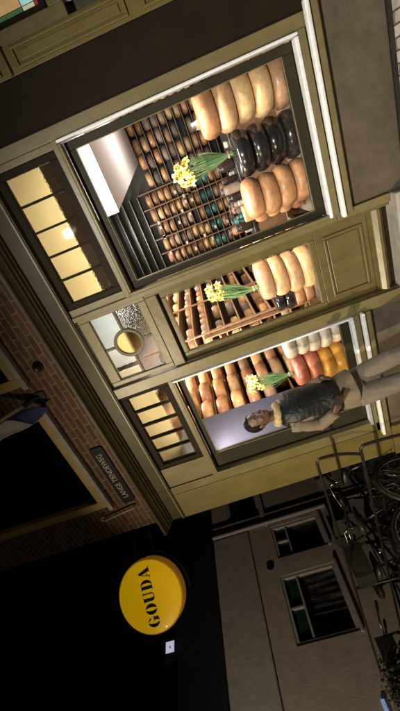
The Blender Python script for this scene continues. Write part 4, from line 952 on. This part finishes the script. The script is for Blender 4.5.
# ------------------------------------------------------------------ street lamps (behind the camera; seen as reflections in the panes)
def street_lamp(x, y, zl, aim, power, cone, col, label):
    t = empty('street_lamp', (x, y, 0), label, 'street lamp', 'street lamps lighting the shop front')
    bm = bmesh.new(); lathe(bm, [(0, 0), (.11, 0), (.11, .35), (.07, .45), (.05, zl-.35), (.045, zl-.3), (0, zl-.3)], 20); obj('post', bm, M['black'], t)
    bm = bmesh.new(); lathe(bm, [(0, zl+.3), (.03, zl+.28), (.24, zl+.16), (.25, zl+.13), (.22, zl+.13), (.02, zl+.25), (0, zl+.25)], 24); obj('hood', bm, M['black'], t)
    bm = bmesh.new()
    for k in range(4): a = R(45+90*k); tube(bm, [(.05*math.cos(a), .05*math.sin(a), zl-.31), (.17*math.cos(a), .17*math.sin(a), zl+.16)], .008, 6)
    obj('lantern_frame', bm, M['black'], t)
    bm = bmesh.new(); ball(bm, (0, 0, zl-.12), .035, 2); obj('bulb', bm, M['lampglow'], t, smooth=True)
    l = bpy.data.lights.new('street_light', 'SPOT'); l.energy = power; l.color = col; l.spot_size = R(cone); l.spot_blend = 1.; l.shadow_soft_size = .04
    o = bpy.data.objects.new('street_light', l); C.objects.link(o); o.parent = t; o.location = (0, .3, zl-.05)
    d = Vector(aim)-Vector((x, y+.3, zl-.05)); o.rotation_euler = d.to_track_quat('-Z', 'Y').to_euler()
street_lamp(-4.3, -6.0, 4.5, (-2.0, 0, .6), 1950, 60, (1, .82, .54), 'black street lamp left of the camera throwing warm light on the shop')
street_lamp(-5.6, -6.4, 4.3, (-8, 1.6, 1.6), 780, 75, (1, .84, .66), 'black street lamp at the far left lighting the building across the side street')
street_lamp(-.3, -5.2, 4.2, (-.7, 0, .3), 1250, 64, (1, .95, .87), 'black street lamp behind the camera facing the shop')

# ------------------------------------------------------------------ world, moon, camera
sc = bpy.context.scene
w = bpy.data.worlds.new('World'); sc.world = w; w.use_nodes = True
nt = w.node_tree; bg = nt.nodes['Background']; sky = nt.nodes.new('ShaderNodeTexSky'); sky.sky_type = 'NISHITA'; sky.sun_disc = False
sky.sun_elevation = R(25); sky.sun_rotation = R(200); nt.links.new(sky.outputs[0], bg.inputs['Color']); bg.inputs['Strength'].default_value = .00015
sl = bpy.data.lights.new('Sun', 'SUN'); sl.energy = .012; sl.angle = R(.5); sl.color = (1, .95, .88)
so_ = bpy.data.objects.new('Sun', sl); C.objects.link(so_); so_.rotation_euler = (R(65), 0, R(-20))

cam = bpy.data.cameras.new('Camera'); co = bpy.data.objects.new('Camera', cam); C.objects.link(co)
# world -> upright picture axes (right, down, forward), solved from the facade's vanishing points
Mr = [[0.8272, 0.4486, -0.3383], [-0.3516, -0.0565, -0.9345], [-0.4383, 0.8919, 0.1110]]
right, down, fwd = (Vector(r) for r in Mr)
# the photograph is turned a quarter: its x axis is the upright picture's down, its y axis (downwards) is upright left
Xc = down.normalized(); Zc = -fwd.normalized(); Yc = Zc.cross(Xc); Xc = Yc.cross(Zc)
co.matrix_world = Matrix(((Xc.x, Yc.x, Zc.x, 0), (Xc.y, Yc.y, Zc.y, -3.1), (Xc.z, Yc.z, Zc.z, 1.63), (0, 0, 0, 1)))
cam.sensor_fit = 'VERTICAL'; cam.sensor_height = 24; cam.sensor_width = 24; cam.lens = 370/711*24
cam.clip_start = .05; cam.clip_end = 300; sc.camera = co
sc.render.resolution_x = 576; sc.render.resolution_y = 1024
sc.view_settings.view_transform = 'Standard'; sc.view_settings.look = 'None'; sc.view_settings.exposure = 0; sc.view_settings.gamma = 1; sc.view_settings.use_curve_mapping = False
sc.cycles.use_denoising = True; sc.cycles.max_bounces = 8; sc.cycles.transparent_max_bounces = 16; sc.cycles.sample_clamp_indirect = 4; sc.cycles.caustics_refractive = False; sc.cycles.caustics_reflective = False
